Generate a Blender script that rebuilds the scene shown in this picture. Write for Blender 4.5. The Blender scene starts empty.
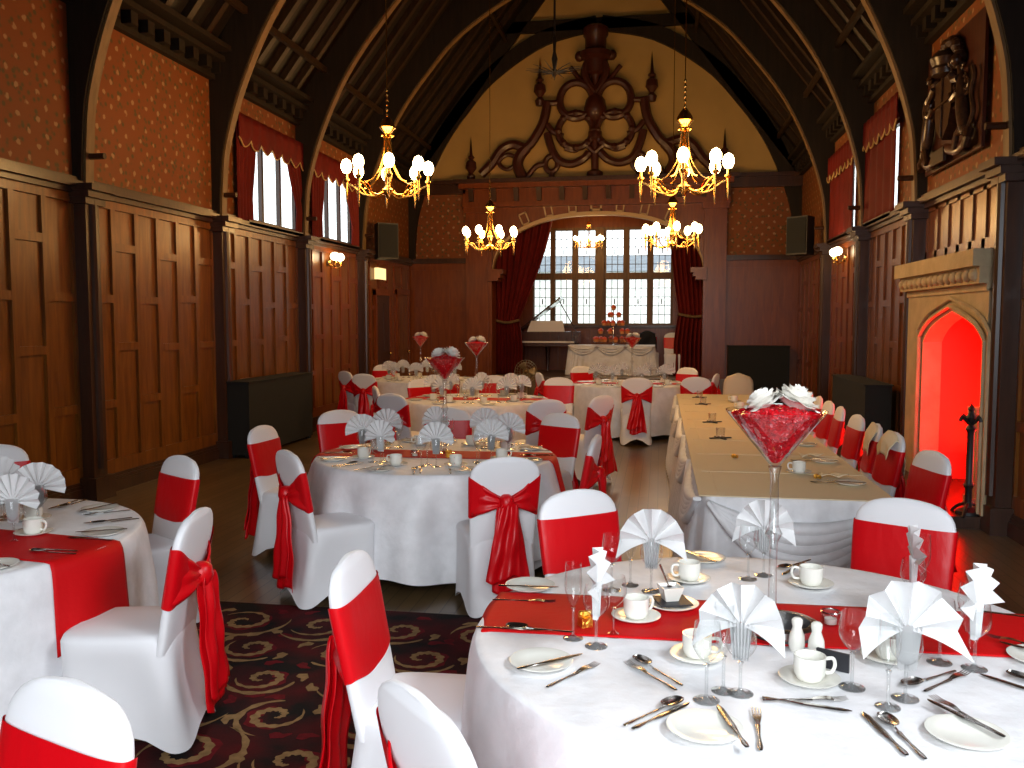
import bpy, math, random
from math import sin, cos, pi, radians, sqrt, atan2, exp, hypot
from mathutils import Vector, Matrix
random.seed(7)
S = bpy.context.scene
COL = S.collection

# ------------------------------------------------------------------ materials
def nt(name):
    m = bpy.data.materials.new(name); m.use_nodes = True
    t = m.node_tree; t.nodes.clear()
    out = t.nodes.new('ShaderNodeOutputMaterial')
    return m, t, out
def link(t, a, b): t.links.new(a, b)
def princ(name, col, rough=.5, metal=0, noise=0, nscale=8, bump=0, bscale=40, spec=.5, coat=0, sheen=0, col2=None, stretch=(1,1,1), trans=0, sss=0):
    m, t, out = nt(name)
    p = t.nodes.new('ShaderNodeBsdfPrincipled'); link(t, p.outputs[0], out.inputs[0])
    p.inputs['Base Color'].default_value = (*col, 1); p.inputs['Roughness'].default_value = rough
    p.inputs['Metallic'].default_value = metal; p.inputs['Specular IOR Level'].default_value = spec
    p.inputs['Coat Weight'].default_value = coat; p.inputs['Coat Roughness'].default_value = .15
    p.inputs['Sheen Weight'].default_value = sheen
    p.inputs['Transmission Weight'].default_value = trans
    tc = t.nodes.new('ShaderNodeTexCoord'); mp = t.nodes.new('ShaderNodeMapping')
    link(t, tc.outputs['Object'], mp.inputs[0]); mp.inputs['Scale'].default_value = stretch
    if noise or col2:
        n = t.nodes.new('ShaderNodeTexNoise'); n.inputs['Scale'].default_value = nscale; n.inputs['Detail'].default_value = 5
        link(t, mp.outputs[0], n.inputs['Vector'])
        r = t.nodes.new('ShaderNodeValToRGB'); link(t, n.outputs['Fac'], r.inputs[0])
        c2 = col2 if col2 else tuple(c*(1-noise) for c in col)
        r.color_ramp.elements[0].position = .35; r.color_ramp.elements[1].position = .65
        r.color_ramp.elements[0].color = (*c2, 1); r.color_ramp.elements[1].color = (*col, 1)
        link(t, r.outputs[0], p.inputs['Base Color'])
    if bump:
        n2 = t.nodes.new('ShaderNodeTexNoise'); n2.inputs['Scale'].default_value = bscale; n2.inputs['Detail'].default_value = 4
        link(t, mp.outputs[0], n2.inputs['Vector'])
        b = t.nodes.new('ShaderNodeBump'); b.inputs['Strength'].default_value = bump; b.inputs['Distance'].default_value = .02
        link(t, n2.outputs['Fac'], b.inputs['Height']); link(t, b.outputs[0], p.inputs['Normal'])
    return m
def emis(name, col, s):
    m, t, out = nt(name); e = t.nodes.new('ShaderNodeEmission')
    e.inputs[0].default_value = (*col, 1); e.inputs[1].default_value = s; link(t, e.outputs[0], out.inputs[0]); return m
def thin_glass(name, tint=(.97,.98,.98), base=.05, edge=.75, power=2.5):
    m, t, out = nt(name)
    tr = t.nodes.new('ShaderNodeBsdfTransparent'); tr.inputs[0].default_value = (*tint, 1)
    g = t.nodes.new('ShaderNodeBsdfGlossy'); g.inputs['Roughness'].default_value = .03
    lw = t.nodes.new('ShaderNodeLayerWeight'); lw.inputs[0].default_value = .5
    pw = t.nodes.new('ShaderNodeMath'); pw.operation = 'POWER'; pw.inputs[1].default_value = power
    link(t, lw.outputs['Facing'], pw.inputs[0])
    ma = t.nodes.new('ShaderNodeMath'); ma.operation = 'MULTIPLY_ADD'; ma.inputs[1].default_value = edge; ma.inputs[2].default_value = base
    link(t, pw.outputs[0], ma.inputs[0])
    mx = t.nodes.new('ShaderNodeMixShader'); link(t, ma.outputs[0], mx.inputs[0]); link(t, tr.outputs[0], mx.inputs[1]); link(t, g.outputs[0], mx.inputs[2])
    link(t, mx.outputs[0], out.inputs[0]); return m
def wood(name, c1, c2, rough=.3, sc=(6, 6, .7), coat=.3, bump=.08):
    m, t, out = nt(name)
    p = t.nodes.new('ShaderNodeBsdfPrincipled'); link(t, p.outputs[0], out.inputs[0])
    p.inputs['Roughness'].default_value = rough; p.inputs['Specular IOR Level'].default_value = .3; p.inputs['Coat Weight'].default_value = coat; p.inputs['Coat Roughness'].default_value = .22
    tc = t.nodes.new('ShaderNodeTexCoord'); mp = t.nodes.new('ShaderNodeMapping'); mp.inputs['Scale'].default_value = sc
    link(t, tc.outputs['Object'], mp.inputs[0])
    n = t.nodes.new('ShaderNodeTexNoise'); n.inputs['Scale'].default_value = 3; n.inputs['Detail'].default_value = 8; n.inputs['Distortion'].default_value = .6
    link(t, mp.outputs[0], n.inputs['Vector'])
    r = t.nodes.new('ShaderNodeValToRGB'); r.color_ramp.elements[0].color = (*c1, 1); r.color_ramp.elements[1].color = (*c2, 1)
    r.color_ramp.elements[0].position = .3; r.color_ramp.elements[1].position = .7
    link(t, n.outputs['Fac'], r.inputs[0]); link(t, r.outputs[0], p.inputs['Base Color'])
    b = t.nodes.new('ShaderNodeBump'); b.inputs['Strength'].default_value = bump; b.inputs['Distance'].default_value = .01
    link(t, n.outputs['Fac'], b.inputs['Height']); link(t, b.outputs[0], p.inputs['Normal'])
    return m
def wallpaper(name, axis):
    m, t, out = nt(name)
    p = t.nodes.new('ShaderNodeBsdfPrincipled'); link(t, p.outputs[0], out.inputs[0]); p.inputs['Roughness'].default_value = .7
    tc = t.nodes.new('ShaderNodeTexCoord'); sp = t.nodes.new('ShaderNodeSeparateXYZ'); link(t, tc.outputs['Object'], sp.inputs[0])
    h = sp.outputs['Y' if axis == 'Y' else 'X']; z = sp.outputs['Z']
    def mth(op, a, b=None, v=None):
        q = t.nodes.new('ShaderNodeMath'); q.operation = op
        link(t, a, q.inputs[0])
        if b is not None: link(t, b, q.inputs[1])
        if v is not None: q.inputs[1].default_value = v
        return q.outputs[0]
    u = mth('MULTIPLY', mth('ADD', h, z), v=1/.24); w = mth('MULTIPLY', mth('SUBTRACT', h, z), v=1/.24)
    cb = t.nodes.new('ShaderNodeCombineXYZ'); link(t, u, cb.inputs[0]); link(t, w, cb.inputs[1])
    vo = t.nodes.new('ShaderNodeTexVoronoi'); vo.inputs['Scale'].default_value = 1; vo.inputs['Randomness'].default_value = .08
    link(t, cb.outputs[0], vo.inputs['Vector'])
    nz = t.nodes.new('ShaderNodeTexNoise'); nz.inputs['Scale'].default_value = 22; nz.inputs['Detail'].default_value = 3
    link(t, tc.outputs['Object'], nz.inputs['Vector'])
    d = mth('ADD', vo.outputs['Distance'], mth('MULTIPLY', nz.outputs['Fac'], v=.38))
    r = t.nodes.new('ShaderNodeValToRGB'); cr = r.color_ramp
    cr.elements[0].position = .30; cr.elements[0].color = (.34, .20, .09, 1)
    cr.elements[1].position = .38; cr.elements[1].color = (.18, .052, .006, 1)
    link(t, d, r.inputs[0])
    # foliage in the ground
    v2 = t.nodes.new('ShaderNodeTexVoronoi'); v2.inputs['Scale'].default_value = 2.3
    link(t, cb.outputs[0], v2.inputs['Vector'])
    r2 = t.nodes.new('ShaderNodeValToRGB'); r2.color_ramp.elements[0].position = .18; r2.color_ramp.elements[0].color = (.085, .06, .014, 1)
    r2.color_ramp.elements[1].position = .42; r2.color_ramp.elements[1].color = (.20, .052, .006, 1)
    link(t, v2.outputs['Distance'], r2.inputs[0])
    r3 = t.nodes.new('ShaderNodeValToRGB'); r3.color_ramp.elements[0].position = .30; r3.color_ramp.elements[0].color = (1, 1, 1, 1)
    r3.color_ramp.elements[1].position = .38; r3.color_ramp.elements[1].color = (0, 0, 0, 1); link(t, d, r3.inputs[0])
    mx = t.nodes.new('ShaderNodeMixRGB'); link(t, r3.outputs[0], mx.inputs[0]); link(t, r2.outputs[0], mx.inputs[1]); link(t, r.outputs[0], mx.inputs[2])
    link(t, mx.outputs[0], p.inputs['Base Color'])
    return m

M = {}
M['wood'] = wood('oak_panel', (.115,.034,.003), (.22,.074,.008), .32, coat=.1)
M['wood_dk'] = wood('oak_dark', (.030,.011,.005), (.06,.022,.009), .4)
M['wood_red'] = wood('oak_red', (.13,.028,.003), (.21,.050,.006), .34, coat=.1)
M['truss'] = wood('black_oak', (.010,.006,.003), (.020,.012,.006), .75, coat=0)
M['soffit'] = wood('rib_edge_strip', (.13,.075,.03), (.20,.12,.05), .5, coat=0)
M['rafter'] = wood('rafter_oak', (.022,.012,.006), (.04,.022,.010), .5, coat=0)
M['frame'] = wood('window_oak', (.10,.05,.015), (.17,.085,.03), .45, coat=0)
M['archpaint'] = princ('arch_paint', (.50,.34,.17), .6)
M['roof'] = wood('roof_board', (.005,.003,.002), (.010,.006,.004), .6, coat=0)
M['paperY'] = wallpaper('wallpaper_side', 'Y'); M['paperX'] = wallpaper('wallpaper_end', 'X')
M['arms'] = wood('dark_carving', (.022,.012,.008), (.07,.032,.016), .3, sc=(9,9,9), coat=.3)
M['plaster'] = princ('gable_plaster', (.46,.29,.09), .8, noise=.12, nscale=1.5)
M['plaster_w'] = princ('plain_plaster', (.5,.42,.3), .8)
M['stone'] = princ('chimney_stone', (.50,.39,.23), .75, noise=.2, nscale=5, bump=.2, bscale=25)
M['carved'] = wood('carved_wood', (.035,.008,.004), (.065,.014,.006), .5)
M['white'] = princ('stretch_cover', (.80,.80,.82), .65, bump=.03, bscale=300, sheen=.2)
M['cloth'] = princ('damask_cloth', (.82,.82,.84), .50, noise=.13, nscale=9, bump=.25, bscale=18, sheen=.2)
M['napkin'] = princ('napkin_linen', (.70,.70,.70), .8, bump=.04, bscale=200)
M['satin'] = princ('red_satin', (.60,.0015,.006), .36, bump=.35, bscale=9, spec=.35, stretch=(1,1,.5))
M['runner'] = princ('red_runner', (.55,.0015,.004), .6, bump=.08, bscale=40, spec=.2)
M['warmlitcloth'] = princ('warmlit_cloth', (.74,.62,.42), .7, bump=.1, bscale=15)  # white linen with the warm chandelier light put into its colour
M['curtain'] = princ('red_curtain', (.15,.009,.006), .7, noise=.25, nscale=3, spec=.2)
M['fringe'] = princ('gold_fringe', (.5,.33,.12), .6)
M['china'] = princ('white_china', (.80,.79,.72), .15, spec=.6)
M['silver'] = princ('cutlery_steel', (.72,.70,.67), .24, metal=1)
M['brass'] = princ('brass', (.75,.45,.12), .22, metal=1)
M['iron'] = princ('black_iron', (.012,.010,.010), .5)
M['black'] = princ('matt_black', (.006,.007,.007), .85, noise=.2, nscale=6)
M['speaker'] = princ('speaker_black', (.014,.014,.015), .6)
M['slate'] = princ('slate_tile', (.02,.02,.025), .5)
M['glass'] = thin_glass('bowl_glass', base=.05, edge=.85, power=2.6)
M['stemglass'] = thin_glass('stem_glass', tint=(.95,.96,.96), base=.08, edge=.8, power=1.8)
M['pane'] = thin_glass('window_glass', tint=(.96,.97,.95), base=.02, edge=.4, power=4)
M['bulb'] = emis('bulb_glow', (1,.72,.34), 26)
M['sconceglow'] = emis('sconce_glow', (1,.82,.50), 9)
M['exit'] = emis('exit_glow', (1,.72,.30), 1.6)
M['redglow'] = princ('redlit_hearth', (.75,.10,.06), .7)  # red light on the stone hearth walls put into their base colour
M['beads'] = None
M['gold'] = princ('gold_foil', (.9,.5,.08), .3, metal=1, bump=.6, bscale=60)
M['rose'] = princ('white_rose', (.86,.83,.76), .6, sheen=.2)
M['cake'] = princ('cake_sponge', (.75,.30,.10), .7)
M['icing'] = princ('red_icing', (.75,.10,.04), .4)
M['ivory'] = princ('piano_keys', (.8,.76,.7), .25)
M['piano'] = wood('mahogany', (.035,.010,.006), (.06,.018,.010), .2, coat=.8)
M['paper'] = princ('sheet_paper', (.72,.72,.76), .6)
M['fanmetal'] = princ('fan_wire', (.35,.26,.14), .35, metal=.8)
M['jacket'] = princ('dark_jacket', (.008,.009,.014), .8)
M['cork'] = princ('cork', (.35,.2,.1), .7)
M['lead'] = princ('lead_came', (.10,.09,.08), .5)
M['outwall'] = princ('far_render', (.80,.80,.74), .8)
M['outroof'] = princ('far_slates', (.16,.18,.21), .7, noise=.3, nscale=2)
M['ground'] = princ('yard', (.35,.36,.33), .9)

def beads():
    m, t, out = nt('red_crystals')
    p = t.nodes.new('ShaderNodeBsdfPrincipled'); link(t, p.outputs[0], out.inputs[0]); p.inputs['Roughness'].default_value = .12
    tc = t.nodes.new('ShaderNodeTexCoord'); v = t.nodes.new('ShaderNodeTexVoronoi'); v.inputs['Scale'].default_value = 120
    link(t, tc.outputs['Object'], v.inputs['Vector'])
    r = t.nodes.new('ShaderNodeValToRGB'); link(t, v.outputs['Color'], r.inputs[0])
    r.color_ramp.elements[0].color = (.28, .001, .006, 1); r.color_ramp.elements[1].color = (.85, .01, .025, 1)
    e = r.color_ramp.elements.new(.80); e.color = (.72, .004, .012, 1); e2 = r.color_ramp.elements.new(.93); e2.color = (1, .25, .28, 1)
    link(t, r.outputs[0], p.inputs['Base Color'])
    b = t.nodes.new('ShaderNodeBump'); b.inputs['Strength'].default_value = .9; b.inputs['Distance'].default_value = .006
    link(t, v.outputs['Distance'], b.inputs['Height']); link(t, b.outputs[0], p.inputs['Normal']); return m
M['beads'] = beads()
def floor_mat():
    m, t, out = nt('parquet')
    p = t.nodes.new('ShaderNodeBsdfPrincipled'); link(t, p.outputs[0], out.inputs[0]); p.inputs['Roughness'].default_value = .32
    p.inputs['Coat Weight'].default_value = .25; p.inputs['Coat Roughness'].default_value = .25
    tc = t.nodes.new('ShaderNodeTexCoord'); mp = t.nodes.new('ShaderNodeMapping'); mp.inputs['Rotation'].default_value = (0,0,pi/2)
    link(t, tc.outputs['Object'], mp.inputs[0])
    b = t.nodes.new('ShaderNodeTexBrick'); b.inputs['Scale'].default_value = 1; b.inputs['Brick Width'].default_value = .9; b.inputs['Row Height'].default_value = .09
    b.inputs['Mortar Size'].default_value = .003; b.inputs['Color1'].default_value = (.20,.125,.055,1); b.inputs['Color2'].default_value = (.14,.085,.036,1); b.inputs['Mortar'].default_value = (.03,.016,.008,1)
    link(t, mp.outputs[0], b.inputs['Vector'])
    n = t.nodes.new('ShaderNodeTexNoise'); n.inputs['Scale'].default_value = 1.2; n.inputs['Detail'].default_value = 6; link(t, tc.outputs['Object'], n.inputs['Vector'])
    mx = t.nodes.new('ShaderNodeMixRGB'); mx.blend_type = 'MULTIPLY'; mx.inputs[0].default_value = .5
    link(t, b.outputs[0], mx.inputs[1]); link(t, n.outputs['Fac'], mx.inputs[2]); link(t, mx.outputs[0], p.inputs['Base Color']); return m
M['floor'] = floor_mat()
M['carpet'] = princ('carpet_ground', (.012,.010,.009), .95, col2=(.085,.008,.009), nscale=3.6, noise=1, bump=.2, bscale=200, spec=.15)
M['carpet_gold'] = princ('carpet_gold', (.33,.20,.085), .95, noise=.3, nscale=30, spec=.15)
M['carpet_red'] = princ('carpet_red', (.16,.010,.014), .95, noise=.3, nscale=30, spec=.15)

# ------------------------------------------------------------------ mesh builder
class MB:
    def __init__(s): s.v = []; s.f = []; s.m = []; s.cur = 0
    def add(s, vs, fs):
        o = len(s.v); s.v += [tuple(v) for v in vs]; s.f += [tuple(i+o for i in f) for f in fs]; s.m += [s.cur]*len(fs); return s
    def box(s, x0, x1, y0, y1, z0, z1):
        return s.add([(x0,y0,z0),(x1,y0,z0),(x1,y1,z0),(x0,y1,z0),(x0,y0,z1),(x1,y0,z1),(x1,y1,z1),(x0,y1,z1)],
                     [(0,3,2,1),(4,5,6,7),(0,1,5,4),(1,2,6,5),(2,3,7,6),(3,0,4,7)])
    def cbox(s, c, d, mat=None):
        n = len(s.v); s.box(-d[0]/2,d[0]/2,-d[1]/2,d[1]/2,-d[2]/2,d[2]/2)
        for i in range(n, len(s.v)):
            p = Vector(s.v[i]); p = mat @ p if mat else p; s.v[i] = (p.x+c[0], p.y+c[1], p.z+c[2])
        return s
    def lathe(s, prof, seg=24, c=(0,0,0), closed=False):
        vs = []; fs = []
        for r, z in prof:
            for k in range(seg):
                a = 2*pi*k/seg; vs.append((c[0]+r*cos(a), c[1]+r*sin(a), c[2]+z))
        n = len(prof)
        for i in range(n-1 + (1 if closed else 0)):
            j = (i+1) % n
            for k in range(seg):
                k2 = (k+1) % seg; fs.append((i*seg+k, i*seg+k2, j*seg+k2, j*seg+k))
        if not closed:
            if prof[0][0] > 1e-6: fs.append(tuple(reversed(range(seg))))
            if prof[-1][0] > 1e-6: fs.append(tuple((n-1)*seg+k for k in range(seg)))
        return s.add(vs, fs)
    def lathe_open(s, prof, seg=24, c=(0,0,0)):
        n0 = len(s.f); s.lathe(prof, seg, c)
        k = 0
        if prof[-1][0] > 1e-6: s.f.pop(); s.m.pop()
        if prof[0][0] > 1e-6:
            idx = len(s.f)-1; s.f.pop(idx); s.m.pop(idx)
        return s
    def grid(s, fn, nu, nv, cu=False, cv=False):
        vs = [fn(i/(nu if cu else nu-1), j/(nv if cv else nv-1)) for i in range(nu) for j in range(nv)]
        fs = []
        for i in range(nu if cu else nu-1):
            for j in range(nv if cv else nv-1):
                i2 = (i+1) % nu; j2 = (j+1) % nv
                fs.append((i*nv+j, i2*nv+j, i2*nv+j2, i*nv+j2))
        return s.add(vs, fs)
    def tube(s, pts, r, seg=8, up=None, flat=1.0):
        pts = [Vector(p) for p in pts]; n = len(pts)
        rs = r if isinstance(r, (list, tuple)) else [r]*n
        vs = []; fs = []; prev = None
        for i, p in enumerate(pts):
            t = (pts[min(i+1, n-1)] - pts[max(i-1, 0)]).normalized()
            if prev is None:
                a = Vector(up) if up else (Vector((0,0,1)) if abs(t.z) < .9 else Vector((0,1,0)))
                nn = (a - t*a.dot(t)).normalized()
            else:
                nn = (prev - t*prev.dot(t)).normalized()
            prev = nn; b = t.cross(nn)
            for k in range(seg):
                an = 2*pi*k/seg; vs.append(p + nn*cos(an)*rs[i] + b*sin(an)*rs[i]*flat)
        for i in range(n-1):
            for k in range(seg):
                k2 = (k+1) % seg; fs.append((i*seg+k, i*seg+k2, (i+1)*seg+k2, (i+1)*seg+k))
        fs.append(tuple(reversed(range(seg)))); fs.append(tuple((n-1)*seg+k for k in range(seg)))
        return s.add(vs, fs)
    def prism(s, poly, a, b, axis='Y'):
        n = len(poly)
        def mk(p, q): return (p[0], q, p[1]) if axis == 'Y' else ((q, p[0], p[1]) if axis == 'X' else (p[0], p[1], q))
        vs = [mk(p, a) for p in poly] + [mk(p, b) for p in poly]
        fs = [tuple(reversed(range(n))), tuple(range(n, 2*n))] + [(i, (i+1) % n, n+(i+1) % n, n+i) for i in range(n)]
        return s.add(vs, fs)
    def ball(s, c, r, seg=12, sz=1):
        prof = [(max(1e-7, r*sin(pi*i/(seg//2))), -r*sz*cos(pi*i/(seg//2))) for i in range(seg//2+1)]
        prof[0] = (0, -r*sz); prof[-1] = (0, r*sz)
        return s.lathe(prof, seg, c)
    def mesh(s, name, mats, smooth=True, angle=40):
        me = bpy.data.meshes.new(name); me.from_pydata(s.v, [], s.f)
        for m in (mats if isinstance(mats, (list, tuple)) else [mats]): me.materials.append(m)
        if any(s.m): me.polygons.foreach_set('material_index', s.m)
        import bmesh
        bm = bmesh.new(); bm.from_mesh(me); bmesh.ops.remove_doubles(bm, verts=bm.verts, dist=1e-6)
        bmesh.ops.recalc_face_normals(bm, faces=bm.faces)
        if smooth:
            ca = cos(radians(angle))
            for f in bm.faces: f.smooth = True
            for e in bm.edges:
                if len(e.link_faces) == 2 and e.link_faces[0].normal.dot(e.link_faces[1].normal) < ca: e.smooth = False
        bm.to_mesh(me); bm.free(); me.update(); return me
    def obj(s, name, mats, parent=None, smooth=True, loc=(0,0,0), rz=0, angle=40):
        return inst(name, s.mesh(name, mats, smooth, angle), parent, loc, rz)
def inst(name, me, parent=None, loc=(0,0,0), rz=0, sc=1):
    o = bpy.data.objects.new(name, me); COL.objects.link(o); o.parent = parent
    o.location = loc; o.rotation_euler = (0,0,rz); o.scale = (sc,)*3
    return o
def empty(name, loc=(0,0,0), rz=0, parent=None): return inst(name, None, parent, loc, rz)
def tag(o, label, cat, group=None, kind=None):
    o['label'] = label; o['category'] = cat
    if group: o['group'] = group
    if kind: o['kind'] = kind
    return o
def struct(o): o['kind'] = 'structure'; return o
def copy_tree(o, parent=None):
    c = o.copy(); COL.objects.link(c); c.parent = parent
    for ch in list(o.children): copy_tree(ch, c)
    return c
def smooth_path(pts, k=6):
    out = []; n = len(pts)
    for i in range(n-1):
        p0 = pts[max(i-1,0)]; p1 = pts[i]; p2 = pts[i+1]; p3 = pts[min(i+2,n-1)]
        for j in range(k):
            t = j/k
            out.append(tuple(.5*((2*b)+(-a+c)*t+(2*a-5*b+4*c-d)*t*t+(-a+3*b-3*c+d)*t**3) for a,b,c,d in zip(p0,p1,p2,p3)))
    out.append(tuple(pts[-1])); return out
def interp(x, tab):
    if x <= tab[0][0]: return tab[0][1]
    for (a, b), (c, d) in zip(tab, tab[1:]):
        if x <= c: return b+(d-b)*(x-a)/(c-a)
    return tab[-1][1]

# ================================================================== THE HALL
XL, XR, CX, YE, YB = -5.42, 2.80, -1.31, 18.8, -2.6
RAIL = 2.95; PLATE = 4.62
TR = [-.2, 2.4, 5.0, 7.62, 10.22, 12.78, 15.45]
struct(MB().box(XL-.4, XR+.4, YB-.3, 18.55, -.1, 0).obj('floor', M['floor'], smooth=False))

# --- roof
def roofz(o): return 4.95 + (4.11-o)*1.3
ceil = struct(empty('ceiling'))
mb = MB()
for sgn in (-1, 1):
    mb.prism([(CX+sgn*4.5, roofz(4.5)), (CX, roofz(0)), (CX, roofz(0)+.15), (CX+sgn*4.5, roofz(4.5)+.15)], YB-.3, YE+.3)
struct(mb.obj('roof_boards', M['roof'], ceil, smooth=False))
# common rafters
rm = {}
for sgn in (-1, 1):
    b = MB(); o0, o1 = 4.2, .1
    b.prism([(sgn*o0, roofz(o0)-.14), (sgn*o1, roofz(o1)-.14), (sgn*o1, roofz(o1)), (sgn*o0, roofz(o0))], -.05, .05)
    rm[sgn] = b.mesh('rafter', M['rafter'], smooth=False)
ys = []
for a, c in zip(TR[2:], TR[3:]+[18.6]):
    for i in range(1, 6): ys.append(a+(c-a)*i/6)
for y in ys:
    for sgn in (-1, 1): struct(inst('rafter', rm[sgn], ceil, (CX, y, 0)))
for sgn in (-1, 1):
    for o in (3.62, 1.95):
        b = MB().box(CX+sgn*o-.03, CX+sgn*o+.03, YB, YE, roofz(o)-.22, roofz(o)-.14)
        struct(b.obj('purlin', M['rafter'], ceil, smooth=False))
# --- trusses
INNER = [(4.02,2.95),(4.00,3.35),(3.94,3.85),(3.72,4.55),(3.33,5.35),(2.8,6.07),(2.16,6.74),(1.1,7.38),(0,7.62)]
ip = smooth_path(INNER, 5)
def nrm(path, i):
    a = path[max(i-1,0)]; b = path[min(i+1,len(path)-1)]
    dx, dz = b[0]-a[0], b[1]-a[1]; L = hypot(dx, dz); return (-dz/L*-1, dx/L*-1) if False else (dz/L, -dx/L)
def truss(n, y):
    t = struct(empty('trim_%d' % n, (CX, y, 0)))
    b = MB(); so = MB()
    for sgn in (-1, 1):
        L = len(ip); inn = []; out = []
        for i, (o, z) in enumerate(ip):
            nx, nz = nrm(ip, i); w = .42 if z > 4.3 else .20+.22*max(0,(z-2.95))/1.35
            w = w - .08*max(0, (z-6.6))
            q = (min(o+nx*w, 4.11) if z < 5.2 else o+nx*w, z+nz*w if z > 3.4 else z); 
            if nx*w < 0: q = (o-nx*w, z-nz*w)
            inn.append((sgn*o, z)); out.append((sgn*q[0], q[1]))
        for yy in (-.09, .09):
            pass
        vs = []; 
        for (a, z), (c, z2) in zip(inn, out): vs += [(a,-.09,z),(a,.09,z),(c,.09,z2),(c,-.09,z2)]
        fs = []
        for i in range(L-1):
            for k in range(4): fs.append((i*4+k, i*4+(k+1)%4, (i+1)*4+(k+1)%4, (i+1)*4+k))
        fs += [(0,1,2,3), tuple(4*(L-1)+k for k in (3,2,1,0))]
        b.add(vs, fs)
        vs = []
        for (a, z), (c, z2) in zip(inn, out):
            d = hypot(c-a, z2-z) or 1; ux, uz = (c-a)/d*.025, (z2-z)/d*.025
            vs += [(a-ux,-.06,z-uz),(a-ux,.06,z-uz),(a+ux,.06,z+uz),(a+ux,-.06,z+uz)]
        so.add(vs, fs)
        # principal rafter
        b.prism([(sgn*4.2, roofz(4.2)-.42), (sgn*.0, roofz(0)-.42), (sgn*.0, roofz(0)), (sgn*4.2, roofz(4.2))], -.08, .08)
    b.box(-2.3, 2.3, -.08, .08, 7.60, 7.88)
    struct(b.obj('arched_rib', M['truss'], t, smooth=False)); struct(so.obj('rib_edge_strip', M['soffit'], t))  # paler brown strip follows the inner edge of each rib
    p = MB(); c = MB()
    for sgn in (-1, 1):
        x = sgn*4.11
        p.box(min(x, x-sgn*.13), max(x, x-sgn*.13), -.10, .10, 0, 2.85)
        p.tube([(x-sgn*.13, 0, .3), (x-sgn*.13, 0, 2.85)], .045, 10)
        for (w, z0, z1) in ((.17,2.80,2.86),(.21,2.86,2.92),(.26,2.92,2.98)):
            c.box(min(x, x-sgn*w), max(x, x-sgn*w), -.10-w*.3, .10+w*.3, z0, z1)
        p.box(min(x, x-sgn*.18), max(x, x-sgn*.18), -.15, .15, 0, .22)
        c.tube([(x-sgn*.28, 0, 3.25), (x-sgn*.10, 0, 3.25)], .03, 8)
    struct(p.obj('pilaster', M['wood_dk'], t, smooth=False)); struct(c.obj('corbel', M['wood_dk'], t, smooth=False))
for i, y in enumerate(TR): truss(i+1, y)

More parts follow.
